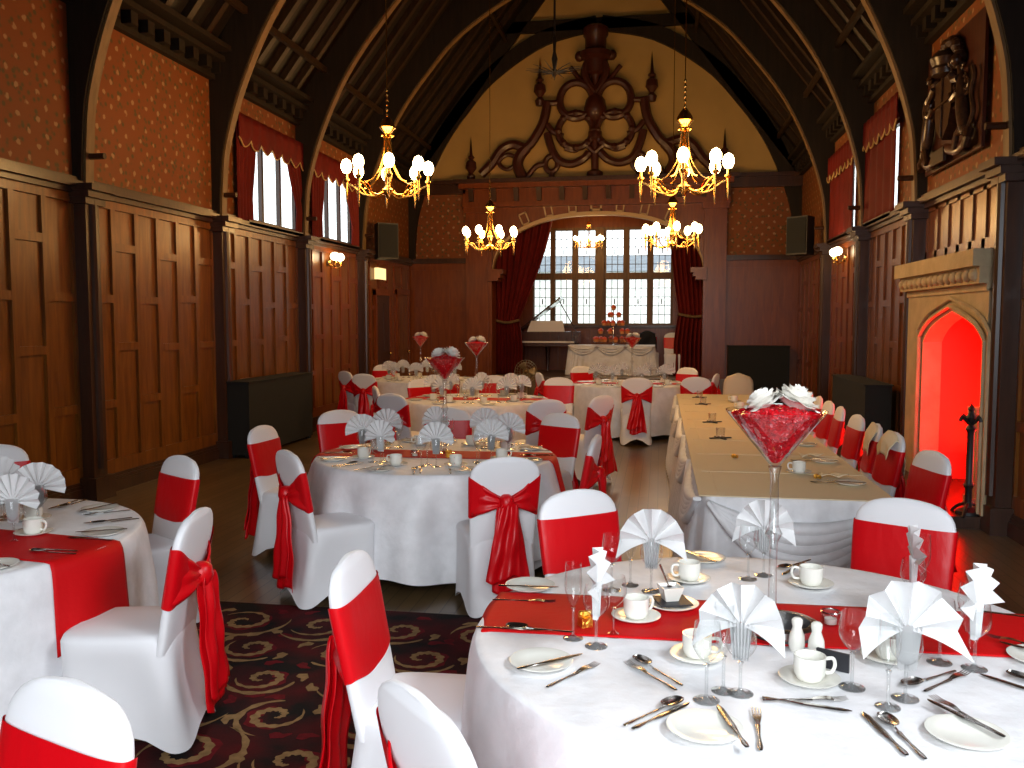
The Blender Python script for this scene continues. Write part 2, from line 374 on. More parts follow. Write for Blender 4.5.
# --- side walls
LWIN = [(11.0, 12.75), (13.45, 15.15)]; RWIN = [(.25, 2.25), (11.35, 12.8), (13.7, 15.2)]
WZ0, WZ1 = 3.03, 4.15
FP0, FP1 = 7.74, 10.1
def side_wall(name, X, sgn, wins, ext=()):
    # sgn: +1 room lies towards +x of wall
    w = struct(empty(name))
    def bx(m, d0, d1, y0, y1, z0, z1):
        a, c = X+sgn*d0, X+sgn*d1; return m.box(min(a,c), max(a,c), y0, y1, z0, z1)
    up = MB(); y = YB
    cuts = sorted(wins)
    for a, c in cuts:
        bx(up, -.10, 0, y, a, RAIL, PLATE+.35); bx(up, -.10, 0, a, c, RAIL, WZ0); bx(up, -.10, 0, a, c, WZ1, PLATE+.35); y = c
    bx(up, -.10, 0, y, YE, RAIL, PLATE+.35)
    struct(up.obj('wallpaper', M['paperY'], w, smooth=False))
    lo = MB()
    if ext:
        bx(lo, -.3, -.02, YB, ext[0], 0, RAIL); bx(lo, -.3, -.02, ext[1], YE, 0, RAIL); bx(lo, -.3, -.02, ext[0], ext[1], 1.95, RAIL)
    else: bx(lo, -.3, -.02, YB, YE, 0, RAIL)
    struct(lo.obj('wainscot_ground', M['wood'], w, smooth=False))
    bays = list(zip(TR, TR[1:]+[YE]))
    for bi, (a, c) in enumerate(bays):
        if c < 4: continue
        p = MB(); a2, c2 = a+.1, c-.1; n = 6
        if ext and bi == 3:
            # boarded overmantel above the chimneypiece
            z0 = 2.34
            bx(p, -.02, 0.0, a2, c2, 2.86, RAIL); bx(p, -.02, 0, a2, c2, z0, z0+.10)
            for i in range(n+2):
                yy = a2+(c2-a2)*i/(n+1); bx(p, -.02, 0, max(a2, yy-.045), min(c2, yy+.045), z0, RAIL)
            struct(p.obj('overmantel_panelling', M['wood'], w, smooth=False)); continue
        for i in range(n+1):
            yy = a2+(c2-a2)*i/n; bx(p, -.02, .008, max(a2, yy-.035), min(c2, yy+.035), .25, 2.85)
        bx(p, -.02, .010, a2, c2, 2.82, RAIL); bx(p, -.02, .010, a2, c2, .1, .32)
        for i in range(n):
            y0 = a2+(c2-a2)*i/n; y1 = a2+(c2-a2)*(i+1)/n
            hs = (2.42, 1.42) if (i+bi) % 2 == 0 else (1.93, .88)
            if (i % 3) == 1: hs = tuple(h+.03 for h in hs)
            for h in hs: bx(p, -.02, .007, y0, y1, h-.04, h+.04)
        struct(p.obj('panelling', M['wood'] if c < 15 else M['wood_red'], w, smooth=False))
    r = MB()
    bx(r, 0, .10, YB, YE, RAIL+.0, RAIL+.06); bx(r, 0, .05, YB, YE, RAIL-.05, RAIL); bx(r, 0, .06, YB, YE, RAIL+.06, RAIL+.10)
    struct(r.obj('dado_rail', M['wood_dk'], w, smooth=False))
    k = MB()
    z = PLATE
    bx(k, 0, .08, YB, YE, z, z+.06); bx(k, 0, .05, YB, YE, z+.06, z+.2); bx(k, 0, .22, YB, YE, z+.20, z+.26)
    yy = 5.0
    while yy < YE: bx(k, .05, .16, yy, yy+.12, z+.07, z+.2); yy += .3
    bx(k, 0, .30, YB, YE, z+.32, z+.38)
    struct(k.obj('cornice', M['truss'], w, smooth=False))
    s = MB()
    segs = [(YB, ext[0]-.05), (ext[1]+.05, YE)] if ext else [(YB, YE)]
    for a, c in segs:
        bx(s, -.02, .05, a, c, 0, .12); bx(s, -.02, .035, a, c, .12, .15); bx(s, -.02, .02, a, c, .15, .18)
    struct(s.obj('baseboard_' + name.split('_')[1], M['wood_dk'], w, smooth=False))
    return w
wl = side_wall('wall_left', XL, 1, LWIN); wr = side_wall('wall_right', XR, -1, RWIN, (FP0+.02, FP1-.2))

# --- side windows with their curtains
def side_window(n, X, sgn, a, c, closed=False, lab=''):
    w = struct(empty('window_%d' % n))
    def bx(m, d0, d1, y0, y1, z0, z1):
        p, q = X+sgn*d0, X+sgn*d1; return m.box(min(p,q), max(p,q), y0, y1, z0, z1)
    f = MB(); bx(f, -.08, -.03, a, a+.05, WZ0, WZ1); bx(f, -.08, -.03, c-.05, c, WZ0, WZ1); bx(f, -.08, -.03, a, c, WZ0, WZ0+.05); bx(f, -.08, -.03, a, c, WZ1-.05, WZ1)
    for i in (1, 2): 
        m = a+(c-a)*(.34 if i == 1 else .67); bx(f, -.08, -.02, m-.03, m+.03, WZ0, WZ1)
    struct(f.obj('window_frame', M['wood_dk'], w, smooth=False))
    g = MB(); bx(g, -.06, -.055, a+.05, c-.05, WZ0+.05, WZ1-.05); struct(g.obj('window_pane', M['pane'], w, smooth=False))
    s = MB(); bx(s, -.05, .10, a-.08, c+.08, WZ0-.06, WZ0); struct(s.obj('window_sill', M['wood_dk'], w, smooth=False))
    def fold(y0t, y1t, y0m, y1m, y0b, y1b, z0, z1, zm, name, label):
        b = MB()
        def fn(u, v):
            z = z1+(z0-z1)*v
            zz = z1-z; zmid = z1-zm
            if zz < zmid: k = (zz/zmid)**1.4; ya = y0t+(y0m-y0t)*k; yb = y1t+(y1m-y1t)*k
            else: k = (zz-zmid)/(z1-z0-zmid+1e-6); ya = y0m+(y0b-y0m)*k; yb = y1m+(y1b-y1m)*k
            return (X+sgn*(.07+.022*sin(u*2*pi*5)), ya+(yb-ya)*u, z)
        b.grid(fn, 61, 16)
        o = b.obj(name, M['curtain']); so = o.modifiers.new('s', 'SOLIDIFY'); so.thickness = .006
        tag(o, label, 'curtain'); return o
    if closed:
        fold(a-.16, c+.2, a-.16, c+.2, a-.16, c+.2, WZ0-.02, WZ1+.1, 3.5, 'window_curtain', 'red curtain drawn right across the ' + lab)
    else:
        fold(a-.34, a+.25, a-.34, a+.10, a-.34, a+.12, WZ0-.05, WZ1+.1, 3.35, 'window_curtain', 'red curtain on the near side of the ' + lab)
        fold(c-.62, c+.12, c-.22, c+.12, c-.30, c+.12, WZ0-.05, WZ1+.1, 3.35, 'window_curtain', 'red tied-back curtain on the far side of the ' + lab)
    v = MB(); nn = 7
    def fv(u, t):
        sc = abs(sin(u*pi*nn)); zb = WZ1-.10-.10*sc
        return (X+sgn*(.115+.006*sin(u*60)), a-.36+(c-a+.48)*u, (WZ1+.20)*(1-t)+zb*t)
    v.grid(fv, 99, 5); o = v.obj('window_pelmet', M['curtain']); so = o.modifiers.new('s', 'SOLIDIFY'); so.thickness = .012
    tag(o, 'scalloped red pelmet with gold fringe over the ' + lab, 'pelmet')
    fr = MB(); fr.tube([tuple(Vector(fv(i/98, 1))+Vector((sgn*.006,0,0))) for i in range(99)], .011, 5); fr.obj('fringe', M['fringe'], o)
side_window(1, XL, 1, *LWIN[0], lab='nearer bright window on the left')
side_window(2, XL, 1, *LWIN[1], lab='farther bright window on the left')
side_window(3, XR, -1, *RWIN[1], closed=True, lab='nearer window on the right')
side_window(4, XR, -1, *RWIN[2], closed=True, lab='farther window on the right')

w7 = struct(empty('window_7')); b = MB()
for y in (.25, .92, 1.58, 2.25): b.box(XR+.03, XR+.08, y-.03, y+.03, WZ0, WZ1)
for z in (WZ0, WZ1): b.box(XR+.03, XR+.08, .25, 2.25, z-.03, z+.03)
struct(b.obj('window_frame', M['wood_dk'], w7, smooth=False))
# --- end wall with the arched opening to the bay
AX0, AX1, ASP, ACR = -3.57, .87, 2.78, 3.97
def archz(x):
    c = (AX0+AX1)/2; h = (AX1-AX0)/2; t = min(1, abs(x-c)/h); return ASP+(ACR-ASP)*(1-t**2.3)**(1/2.1)
we = struct(empty('wall_back'))
b = MB(); b.box(XL-.3, AX0, YE, YE+.35, 0, RAIL); b.box(AX1, XR+.3, YE, YE+.35, 0, RAIL); struct(b.obj('wainscot_ground', M['wood_red'], we, smooth=False))
b = MB(); b.box(XL-.3, -4.14, YE, YE+.35, RAIL, 4.5); b.box(1.33, XR+.3, YE, YE+.35, RAIL, 4.5); struct(b.obj('wallpaper', M['paperX'], we, smooth=False))
b = MB(); N = 40; xs = [AX0+(AX1-AX0)*(.5-.5*cos(pi*i/N)) for i in range(N+1)]
poly = [(-4.14, RAIL), (AX0, RAIL)] 
for x0, x1 in zip(xs, xs[1:]):
    b.prism([(x0, archz(x0)), (x1, archz(x1)), (x1, 4.65), (x0, 4.65)], YE-.03, YE+.35)
b.box(-4.14, AX0, YE-.03, YE+.35, RAIL, 4.65); b.box(AX1, 1.33, YE-.03, YE+.35, RAIL, 4.65)
struct(b.obj('arch_spandrel', M['wood_red'], we, smooth=False))
b = MB(); b.prism([(XL-.3, 4.5), (XR+.3, 4.5), (XR+.3, 5.0), (CX, roofz(0)+.1), (XL-.3, 5.0)], YE+.0, YE+.35)
struct(b.obj('gable_plaster', M['plaster'], we, smooth=False))
# gable rib and collar against the plaster
b = MB()
for sgn in (-1, 1):
    vs = []; L = len(ip)
    for i, (o, z) in enumerate(ip):
        nx, nz = nrm(ip, i); s2 = 1 if nx >= 0 else -1; w = .30
        oo, zz = o*.985+.02, z+.08
        vs += [(CX+sgn*oo, YE-.1, zz), (CX+sgn*oo, YE, zz), (CX+sgn*(oo+s2*nx*w), YE, zz+s2*nz*w), (CX+sgn*(oo+s2*nx*w), YE-.1, zz+s2*nz*w)]
    fs = []
    for i in range(L-1):
        for k in range(4): fs.append((i*4+k, i*4+(k+1)%4, (i+1)*4+(k+1)%4, (i+1)*4+k))
    b.add(vs, fs)
    b.prism([(CX+sgn*4.2, roofz(4.2)-.42), (CX+sgn*.0, roofz(0)-.42), (CX+sgn*.0, roofz(0)), (CX+sgn*4.2, roofz(4.2))], YE-.1, YE)
b.box(CX-2.3, CX+2.3, YE-.1, YE, 7.72, 7.95)
struct(b.obj('gable_rib', M['truss'], we, smooth=False))
# panelling of the end wall
b = MB()
for x0, x1 in ((XL, -4.14), (1.33, XR)):
    n = 3
    for i in range(n+1):
        x = x0+(x1-x0)*i/n; b.box(max(x0, x-.04), min(x1, x+.04), YE-.012, YE, 0, RAIL)
    for z in (.2, 1.05, 1.95, 2.85): b.box(x0, x1, YE-.014, YE, z-.05, z+.05)
struct(b.obj('panelling', M['wood_red'], we, smooth=False))
b = MB()
for x0, x1 in ((XL, -4.14), (1.33, XR)):
    b.box(x0, x1, YE-.10, YE, RAIL, RAIL+.10); b.box(x0, x1, YE-.14, YE, 4.42, 4.62); b.box(x0, x1, YE-.2, YE, 4.62, 4.70)
struct(b.obj('dado_rail', M['wood_dk'], we, smooth=False))
b = MB()
for x0, x1 in ((-4.14, -3.57), (.87, 1.33)):
    b.box(x0, x1, YE-.14, YE, 0, 4.12); b.box(x0-.04, x1+.04, YE-.19, YE, 4.0, 4.12); b.box(x0-.04, x1+.04, YE-.19, YE, 0, .3)
    b.box(x0+.08, x1-.08, YE-.16, YE, .45, 3.85)
# capitals carrying the arch
for x, s in ((AX0, 1), (AX1, -1)):
    for w, z0, z1 in ((.10, 2.55, 2.62), (.15, 2.62, 2.70), (.20, 2.70, 2.80)):
        b.box(min(x, x+s*w)-.06, max(x, x+s*w)+.06, YE-.26, YE+.2, z0, z1)
struct(b.obj('arch_pier', M['wood_red'], we, smooth=False))
# arch band and voussoir frames
b = MB(); path = [(x, YE-.05, archz(x)) for x in xs]
vs = []; 
for x in xs:
    z = archz(x); vs += [(x, YE-.07, z-.05), (x, YE+.1, z-.05), (x, YE+.1, z+.03), (x, YE-.07, z+.03)]
fs = []
for i in range(len(xs)-1):
    for k in range(4): fs.append((i*4+k, i*4+(k+1)%4, (i+1)*4+(k+1)%4, (i+1)*4+k))
b.add(vs, fs); struct(b.obj('arch_moulding', M['archpaint'], we))
b = MB()
for i in range(9):
    u = .06+.11*i; x = AX0+(AX1-AX0)*u; e = .02
    z = archz(x); t = atan2(archz(x+e)-archz(x-e), 2*e); R = Matrix.Rotation(-t, 3, 'Y'); big = 1.35 if i == 4 else 1
    n = Vector((-sin(t), 0, cos(t))); c = Vector((x, YE-.06, z)) + n*(.16*big)
    for dx, dz, w, h in ((-.075,0,.03,.26),(.075,0,.03,.26),(0,.115,.18,.03),(0,-.115,.18,.03)):
        q = R @ Vector((dx*big, 0, dz*big)); b.cbox((c.x+q.x, c.y, c.z+q.z), (w*big, .05, h*big), R)
struct(b.obj('voussoir_frame', M['archpaint'], we, smooth=False))
# entablature
b = MB(); b.box(-4.2, 1.39, YE-.20, YE, 4.12, 4.22); b.box(-4.2, 1.39, YE-.14, YE, 4.22, 4.5); b.box(-4.25, 1.44, YE-.34, YE, 4.5, 4.6)
struct(b.obj('entablature', M['wood_red'], we, smooth=False))
b = MB(); x = -4.0
while x < 1.35:
    b.prism([(YE-.14, 4.24), (YE-.2, 4.24), (YE-.3, 4.5), (YE-.14, 4.5)], x-.05, x+.05, 'X'); x += .485
struct(b.obj('bracket', M['wood_dk'], we, smooth=False))
b = MB(); b.box(-4.35, 1.54, YE-.42, YE, 4.6, 4.68); struct(b.obj('ledge', M['wood_dk'], we, smooth=False))

# near end wall and its tall window behind the camera
wf = struct(empty('wall_front'))
b = MB(); W0, W1, V0, V1 = -1.6, 2.6, .9, 4.2
b.box(XL, W0, YB-.3, YB, 0, 5); b.box(W1, XR, YB-.3, YB, 0, 5); b.box(W0, W1, YB-.3, YB, 0, V0); b.box(W0, W1, YB-.3, YB, V1, 5)
b.prism([(XL-.3, 5.0), (XR+.3, 5.0), (CX, roofz(0)+.1)], YB-.3, YB); struct(b.obj('near_wall_face', M['plaster_w'], wf, smooth=False))
w5 = struct(empty('window_5')); b = MB()
for i in range(6):
    x = W0+(W1-W0)*i/5; b.box(x-.05, x+.05, YB-.2, YB-.1, V0, V1)
for z in (V0, 2.6, V1): b.box(W0, W1, YB-.2, YB-.1, z-.05, z+.05)
struct(b.obj('window_frame', M['wood_dk'], w5, smooth=False))

# --- bay behind the arch
BY, BZ, BC = 21.5, .5, 4.3
struct(MB().box(-4.2, 1.5, 18.55, BY+.3, -.1, BZ).obj('floor', M['floor'], smooth=False)).name = 'floor_bay'
wb = struct(empty('wall_bay')); b = MB()
b.box(-4.3, -3.9, YE+.35, BY+.3, BZ, BC); b.box(1.2, 1.6, YE+.35, BY+.3, BZ, BC)
WX0, WX1, Z0, Z1 = -3.10, .30, 1.60, 3.95
b.box(-3.9, WX0, BY, BY+.3, BZ, BC); b.box(WX1, 1.2, BY, BY+.3, BZ, BC); b.box(WX0, WX1, BY, BY+.3, BZ, Z0); b.box(WX0, WX1, BY, BY+.3, Z1, BC)
for x in (-3.3, -2.5, -1.7, -.9, -.1, .7): b.box(x-.04, x+.04, BY-.02, BY, BZ, Z0)
struct(b.obj('bay_panelling', M['wood_red'], wb, smooth=False))
struct(MB().box(-4.3, 1.6, YE+.35, BY+.3, BC, BC+.2).obj('ceiling_bay', M['wood_red'], smooth=False))
LT = [(-3.06,-2.66),(-2.54,-2.13),(-1.98,-1.57),(-1.30,-.89),(-.74,-.32),(-.17,.24)]
w6 = struct(empty('window_6')); b = MB(); edges = [WX0]+[e for l in LT for e in l]+[WX1]
for i in range(0, len(edges), 2): b.box(edges[i], edges[i+1], BY+.02, BY+.2, Z0, Z1)
b.box(WX0, WX1, BY+.0, BY+.2, 2.70, 2.86); b.box(WX0, WX1, BY+.0, BY+.2, Z0, Z0+.04); b.box(WX0, WX1, BY+.0, BY+.2, Z1-.06, Z1)
b.box(-1.52, -1.35, BY-.06, BY+.1, Z0, Z1)
struct(b.obj('window_frame', M['frame'], w6, smooth=False))
struct(MB().box(WX0-.1, WX1+.1, BY-.15, BY+.1, Z0-.06, Z0).obj('window_sill', M['wood_dk'], w6, smooth=False))
for a, c in LT:
    for z0, z1 in ((Z0+.04, 2.70), (2.86, Z1-.06)):
        b = MB(); t = .008
        for i in (1, 2): x = a+(c-a)*i/3; b.box(x-t, x+t, BY+.09, BY+.11, z0, z1)
        for i in range(1, 5): z = z0+(z1-z0)*i/5; b.box(a, c, BY+.09, BY+.11, z-t, z+t)
        b.cbox(((a+c)/2, BY+.10, (z0+z1)/2), (.03, .02, .13))
        pn = struct(b.obj('leaded_light', M['lead'], w6, smooth=False))
        struct(MB().box(a, c, BY+.098, BY+.102, z0, z1).obj('window_pane', M['pane'], pn, smooth=False))
# outside: rendered house with a slate roof across the yard
hb = empty('neighbouring_house', (-1, 44, 0)); b = MB(); b.box(-30, 30, 0, 8, -2, 4.12); b.obj('wall', M['outwall'], hb, smooth=False)
b = MB(); b.prism([(-.5, 4.1), (4, 5.15), (8.5, 4.1)], -30.5, 30.5, 'X'); b.obj('roof', M['outroof'], hb, smooth=False)
tag(hb, 'pale house with grey slate roof seen through the leaded bay window', 'building')
struct(MB().box(-60, 60, BY+.3, 90, -2.2, -2).obj('ground', M['ground'], smooth=False))

# --- doors at the far left
def door(n, y0, y1, z1, lit):
    d = struct(empty('door_%d' % n)); b = MB()
    for a, c, z0, zz, dd in ((y0-.09, y0, 0, z1+.1, .05), (y1, y1+.09, 0, z1+.1, .05), (y0-.09, y1+.09, z1, z1+.12, .056)): b.box(XL-.01, XL+dd, a, c, z0, zz)
    struct(b.obj('door_frame', M['wood_red'], d, smooth=False))
    b = MB(); b.box(XL, XL+.02, y0, y1, 0, z1)
    for i in range(2):
        for z0_, z1_ in ((.2, .95), (1.1, z1-.15)):
            ya = y0+.1+(y1-y0-.1)/2*i; b.box(XL+.02, XL+.03, ya, ya+(y1-y0-.3)/2, z0_, z1_)
    lf = struct(b.obj('door_leaf', M['wood_dk'] if not lit else M['wood'], d, smooth=False))  # light on the lit door is put into a paler oak
    k = MB(); k.ball((XL+.07, y1-.1, 1.05), .03, 10); k.tube([(XL+.03, y1-.1, 1.05), (XL+.07, y1-.1, 1.05)], .012, 8); struct(k.obj('door_handle', M['brass'], lf))
door(1, 16.35, 17.2, 2.2, False); door(2, 17.75, 18.5, 2.25, True)
b = MB(); b.box(XL+.02, XL+.09, 16.28, 16.78, 2.50, 2.72); ex = b.obj('exit_sign', M['exit'], smooth=False); tag(ex, 'small lit exit sign box above the far left doorway', 'sign')
b = MB()
for (x0, x1, z0, z1) in ((XL+.02,XL+.10,2.485,2.50),(XL+.02,XL+.10,2.72,2.735)): b.box(x0, x1, 16.27, 16.79, z0, z1)
b.obj('sign_frame', M['brass'], ex, smooth=False)

# --- chimneypiece
fp = empty('fireplace', (XR, 8.9, 0)); F0, F1 = FP0-8.9, FP1-8.9
OP0, OP1, OZ, OC = -1.13, .62, 1.50, 1.80
def oz(y):
    c = (OP0+OP1)/2; h = (OP1-OP0)/2; t = abs(y-c)/h
    return OC-(OC-OZ)*(.60*t + .40*t**5)
b = MB()
def fb(m, d0, d1, y0, y1, z0, z1): return m.box(-d1, -d0, y0, y1, z0, z1)
fb(b, -.02, .16, F0, OP0, 0, 1.98); fb(b, -.02, .16, OP1, F1, 0, 1.98)
n = 24
for i in range(n):
    ya = OP0+(OP1-OP0)*i/n; yb = OP0+(OP1-OP0)*(i+1)/n
    b.prism([(ya, oz(ya)), (yb, oz(yb)), (yb, 1.98), (ya, 1.98)], -.16, .02, 'X')
b.obj('surround', M['stone'], fp, smooth=False)
b = MB()
for k, (off, dd) in enumerate(((.05, .185), (.12, .175))):
    pts = [(-dd, OP0-off, .12)]+[(-dd, OP0-off+(OP1-OP0+2*off)*i/20, oz(OP0+(OP1-OP0)*i/20)+off) for i in range(21)]+[(-dd, OP1+off, .12)]
    b.tube(pts, .022, 6)
b.obj('arch_moulding', M['stone'], fp)
b = MB(); fb(b, -.1, .30, F0-.02, F1+.06, 2.16, 2.30); fb(b, -.1, .24, F0, F1+.03, 2.02, 2.16); fb(b, -.1, .18, F0, F1, 1.96, 2.02)
mt = b.obj('mantelshelf', M['stone'], fp, smooth=False)
b = MB()
b.ball((0,0,0), .055, 10); bossM = b.mesh('carved_boss', M['stone'])
for i in range(14): inst('carved_boss', bossM, mt, (-.24, F0+.1+(F1-F0-.2)*i/13, 2.09))

b = MB(); fb(b, -.72, -.02, OP0-.2, OP0-.01, 0, 1.95); fb(b, -.72, -.02, OP1+.01, OP1+.2, 0, 1.95); fb(b, -.8, -.68, F0+.2, F1-.2, 0, 1.95); fb(b, -.75, -.02, OP0-.2, OP1+.2, 1.9, 1.98)
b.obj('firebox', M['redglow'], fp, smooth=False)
b = MB(); fb(b, -.7, .55, F0-.05, F1+.05, 0, .10); b.obj('hearth', M['wood_dk'], fp, smooth=False)
tag(fp, 'carved pale stone fireplace with a pointed arch and red-lit opening', 'fireplace')
# iron firedog and stone post before it
def firedog(x, y, sc, lab):
    t = empty('firedog', (x, y, .10)); b = MB()
    b.lathe([(.0,0),(.10,0),(.10,.03),(.03,.06),(.028,.22),(.045,.25),(.028,.28),(.03,.70),(.045,.73),(.03,.76),(.0,.78)], 12)
    b.obj('post', M['iron'], t)
    c = MB(); c.lathe([(0,.76),(.03,.78),(.045,.83),(.02,.88),(.028,.90),(0,.96)], 10)
    for a in range(4):
        an = a*pi/2+.4; c.tube(smooth_path([(0,0,.77),(.05*cos(an),.05*sin(an),.80),(.09*cos(an),.09*sin(an),.84),(.11*cos(an),.11*sin(an),.80)],4), .016, 6)
    c.obj('finial', M['iron'], t)
    f = MB()
    for a in range(3):
        an = a*2*pi/3; f.tube(smooth_path([(0,0,.10),(.10*cos(an),.10*sin(an),.06),(.17*cos(an),.17*sin(an),.0)],4), .014, 6)
    f.obj('foot', M['iron'], t); t.scale = (sc,)*3
    tag(t, lab, 'firedog')
firedog(2.56, 7.80, .98, 'tall black iron stand with leafy finial in front of the fireplace')
b = MB(); b.box(-.1,.1,-.09,.09,.0,.80); b.box(-.12,.12,-.11,.11,.80,.86); b.box(-.13,.13,-.12,.12,0,.07)
o = b.obj('stone_post', M['stone'], loc=(2.82, 8.22, .10), smooth=False); tag(o, 'short square stone post on the hearth behind the iron stand', 'post')
for y in (8.3, 9.1):
    l = bpy.data.lights.new('hearth_light', 'AREA'); l.color = (1,.012,.006); l.energy = 60; l.size = .4; l.size_y = .3; l.shape = 'RECTANGLE'
    lo = inst('hearth_light', l, None, (3.2, y, .35)); lo.rotation_euler = (pi, 0, 0)

# --- carved coat of arms on the right wall
ca = empty('coat_of_arms', (XR-.02, 9.15, 3.80)); ca.rotation_euler = (0,0,-pi/2)   # local x -> along wall, local -y... out
b = MB(); b.prism([(-.82,-.58),(.82,-.58),(.82,.62),(-.82,.62)], -.02, -.05); b.obj('board', M['carved'], ca, smooth=False)
b = MB()
def lion(m, s):
    body = smooth_path([(s*.62,-.42),(s*.55,-.28),(s*.50,-.10),(s*.46,.08),(s*.40,.22)], 5)
    m.tube([(x,-.12,z) for x,z in body], [.025+.035*sin(pi*min(1,i/len(body)+.15)) for i in range(len(body))], 10)
    m.ball((s*.36,-.14,.29), .055, 12); m.ball((s*.31,-.17,.27), .032, 8)
    m.tube([(s*.46,-.14,.10),(s*.34,-.16,.12),(s*.26,-.15,.18)], [.04,.03,.03], 8)
    m.tube([(s*.48,-.14,-.02),(s*.34,-.16,-.06),(s*.27,-.15,.0)], [.04,.03,.03], 8)
    m.tube([(s*.60,-.12,-.35),(s*.48,-.15,-.40),(s*.42,-.15,-.52)], [.045,.03,.025], 8)
    m.tube([(s*.64,-.10,-.40),(s*.70,-.13,-.48),(s*.66,-.13,-.54)], [.05,.04,.04], 8)
    m.tube([(x,-.10,z) for x,z in smooth_path([(s*.64,-.36),(s*.74,-.25),(s*.68,-.08),(s*.74,.06),(s*.70,.14)],5)], .022, 6)
for q in (-1, 1): b = MB(); lion(b, q); b.obj('supporter', M['arms'], ca)
b = MB(); b.prism([(-.24,.22),(.24,.22),(.24,-.10),(.17,-.25),(0,-.36),(-.17,-.25),(-.24,-.10)], -.14, -.04); 
b.tube([(0,-.15,-.34),(0,-.15,.22)], .012, 6); b.tube([(-.23,-.15,-.02),(.23,-.15,-.02)], .012, 6)
b.obj('shield', M['arms'], ca, smooth=False)
b = MB(); b.lathe([(.0,.25),(.13,.25),(.14,.30),(.12,.33),(.15,.40),(.10,.46),(0,.48)], 12, (0,-.12,0)); b.ball((0,-.12,.53), .04, 8)
for i in range(14):
    an = pi*i/13; b.ball((.34*cos(an), -.10, .26+.28*sin(an)), .05+.015*(i % 2), 8)
b.obj('crest', M['arms'], ca)
rq = random.Random(9)
for q in (-1, 1):
    for i in range(9):
        b = MB(); x0, z0 = q*rq.uniform(.15,.62), rq.uniform(-.05,.50); a0 = rq.uniform(0,6.28)
        b.tube([(x0+(.02+.06*t_)*cos(a0+q*5*t_), -.11, z0+(.02+.06*t_)*sin(a0+q*5*t_)) for t_ in [k/12 for k in range(13)]], [.018-.010*k/12 for k in range(13)], 6); b.obj('mantling_scroll', M['arms'], ca)
b = MB(); b.tube([(x,-.12,z) for x,z in smooth_path([(-.7,-.46),(-.4,-.52),(0,-.45),(.4,-.52),(.7,-.46)],6)], .05, 8, flat=.4); b.obj('scroll', M['carved'], ca)
b = MB(); b.cbox((-.12,-.13,-.50), (.40,.03,.13)); b.obj('plate', M['rafter'], ca, smooth=False)
tag(ca, 'dark carved coat of arms with two supporters hanging over the fireplace', 'coat of arms')

# --- strapwork ornament in the gable
so = empty('gable_ornament', (-1.38, YE-.10, 4.68)); K = .00506
def pp(x, y): return ((x-583)*K, -.04, (690-y)*K+.02)
b = MB()
SB = {1: MB(), -1: MB()}
def strap(pts, r=.085, k=6):
    for s in (1, -1):
        SB[s].tube([(p[0]*s, p[1], p[2]) for p in [tuple(q) for q in smooth_path([pp(*q) for q in pts], k)]], r, 8, up=(0,1,0))
def ring(cx, cy, rx, ry, r=.08, cusp=False):
    pts = []
    for i in range(33):
        a = 2*pi*i/32; pts.append(pp(cx+rx*cos(a), cy+ry*sin(a)))
    for s in (1, -1):
        SB[s].tube([(p[0]*s, p[1], p[2]) for p in pts], r, 8, up=(0,1,0))
        if cusp:
            for i in range(0, 32, 4): SB[s].ball((pts[i][0]*s, -.06, pts[i][2]), .085, 8)
ring(505, 378, 68, 72); ring(503, 500, 72, 70, .075, True); ring(403, 632, 26, 32, .06)
_ = 0
strap([(385,505),(400,560),(430,615),(480,635),(530,620),(560,590)]); strap([(583,350),(555,310),(540,260),(560,210)])
strap([(385,380),(372,450),(345,505),(300,560),(240,548),(190,570),(150,625),(105,668)], .10)
strap([(405,300),(350,375),(400,385),(440,390)], .05) if False else strap([(345,378),(400,385),(440,382)], .06)
strap([(385,470),(410,500),(450,520)], .06); strap([(404,560),(404,600)], .06); strap([(404,664),(404,690)], .06)
strap([(300,560),(268,600),(262,640),(285,690)], .12); strap([(262,625),(215,650),(180,620),(215,590),(255,600)], .045)
strap([(300,685),(340,640),(378,632)], .06); strap([(460,570),(500,580),(540,560),(583,590)], .055); strap([(530,310),(505,275),(480,245)], .05)

for q in (1, -1): SB[q].obj('strapwork', M['carved'], so)
b = MB()
def W(x): return x*K
b.lathe([(0,0),(.17,0),(.17,.12),(.08,.18),(.08,.75),(.14,.82),(.14,.95),(.07,1.05),(.07,1.15),(.20,1.25),(.24,1.42),(.20,1.60),(.08,1.75),(.07,2.0),(.10,2.1),(.20,2.15),(.22,2.4),(.34,2.46),(.34,2.56),(.22,2.62),(.22,2.85),(.26,2.9),(.26,3.05),(.20,3.1),(0,3.12)], 16)
for s in (-1, 1):
    b.ball((s*.33, 0, 2.50), .11, 10); b.ball((s*.16, -.05, 2.95), .10, 8)
b.obj('central_shaft', M['carved'], so)
def finial(x, z, h):
    m = MB(); m.lathe([(0,0),(.09*h,0),(.12*h,.12*h),(.05*h,.2*h),(.15*h,.33*h),(.13*h,.48*h),(.05*h,.55*h),(.10*h,.60*h),(.045*h,.66*h),(.0,1.15*h)], 12)
    m.obj('finial', M['carved'], so, loc=(x, -.04, z))
for s in (-1, 1): finial(s*(812-583)*K, (690-390)*K, .88); finial(s*(583-62)*K, 0.0, .82)
tag(so, 'dark carved strapwork ornament with finials high on the yellow gable', 'ornament')

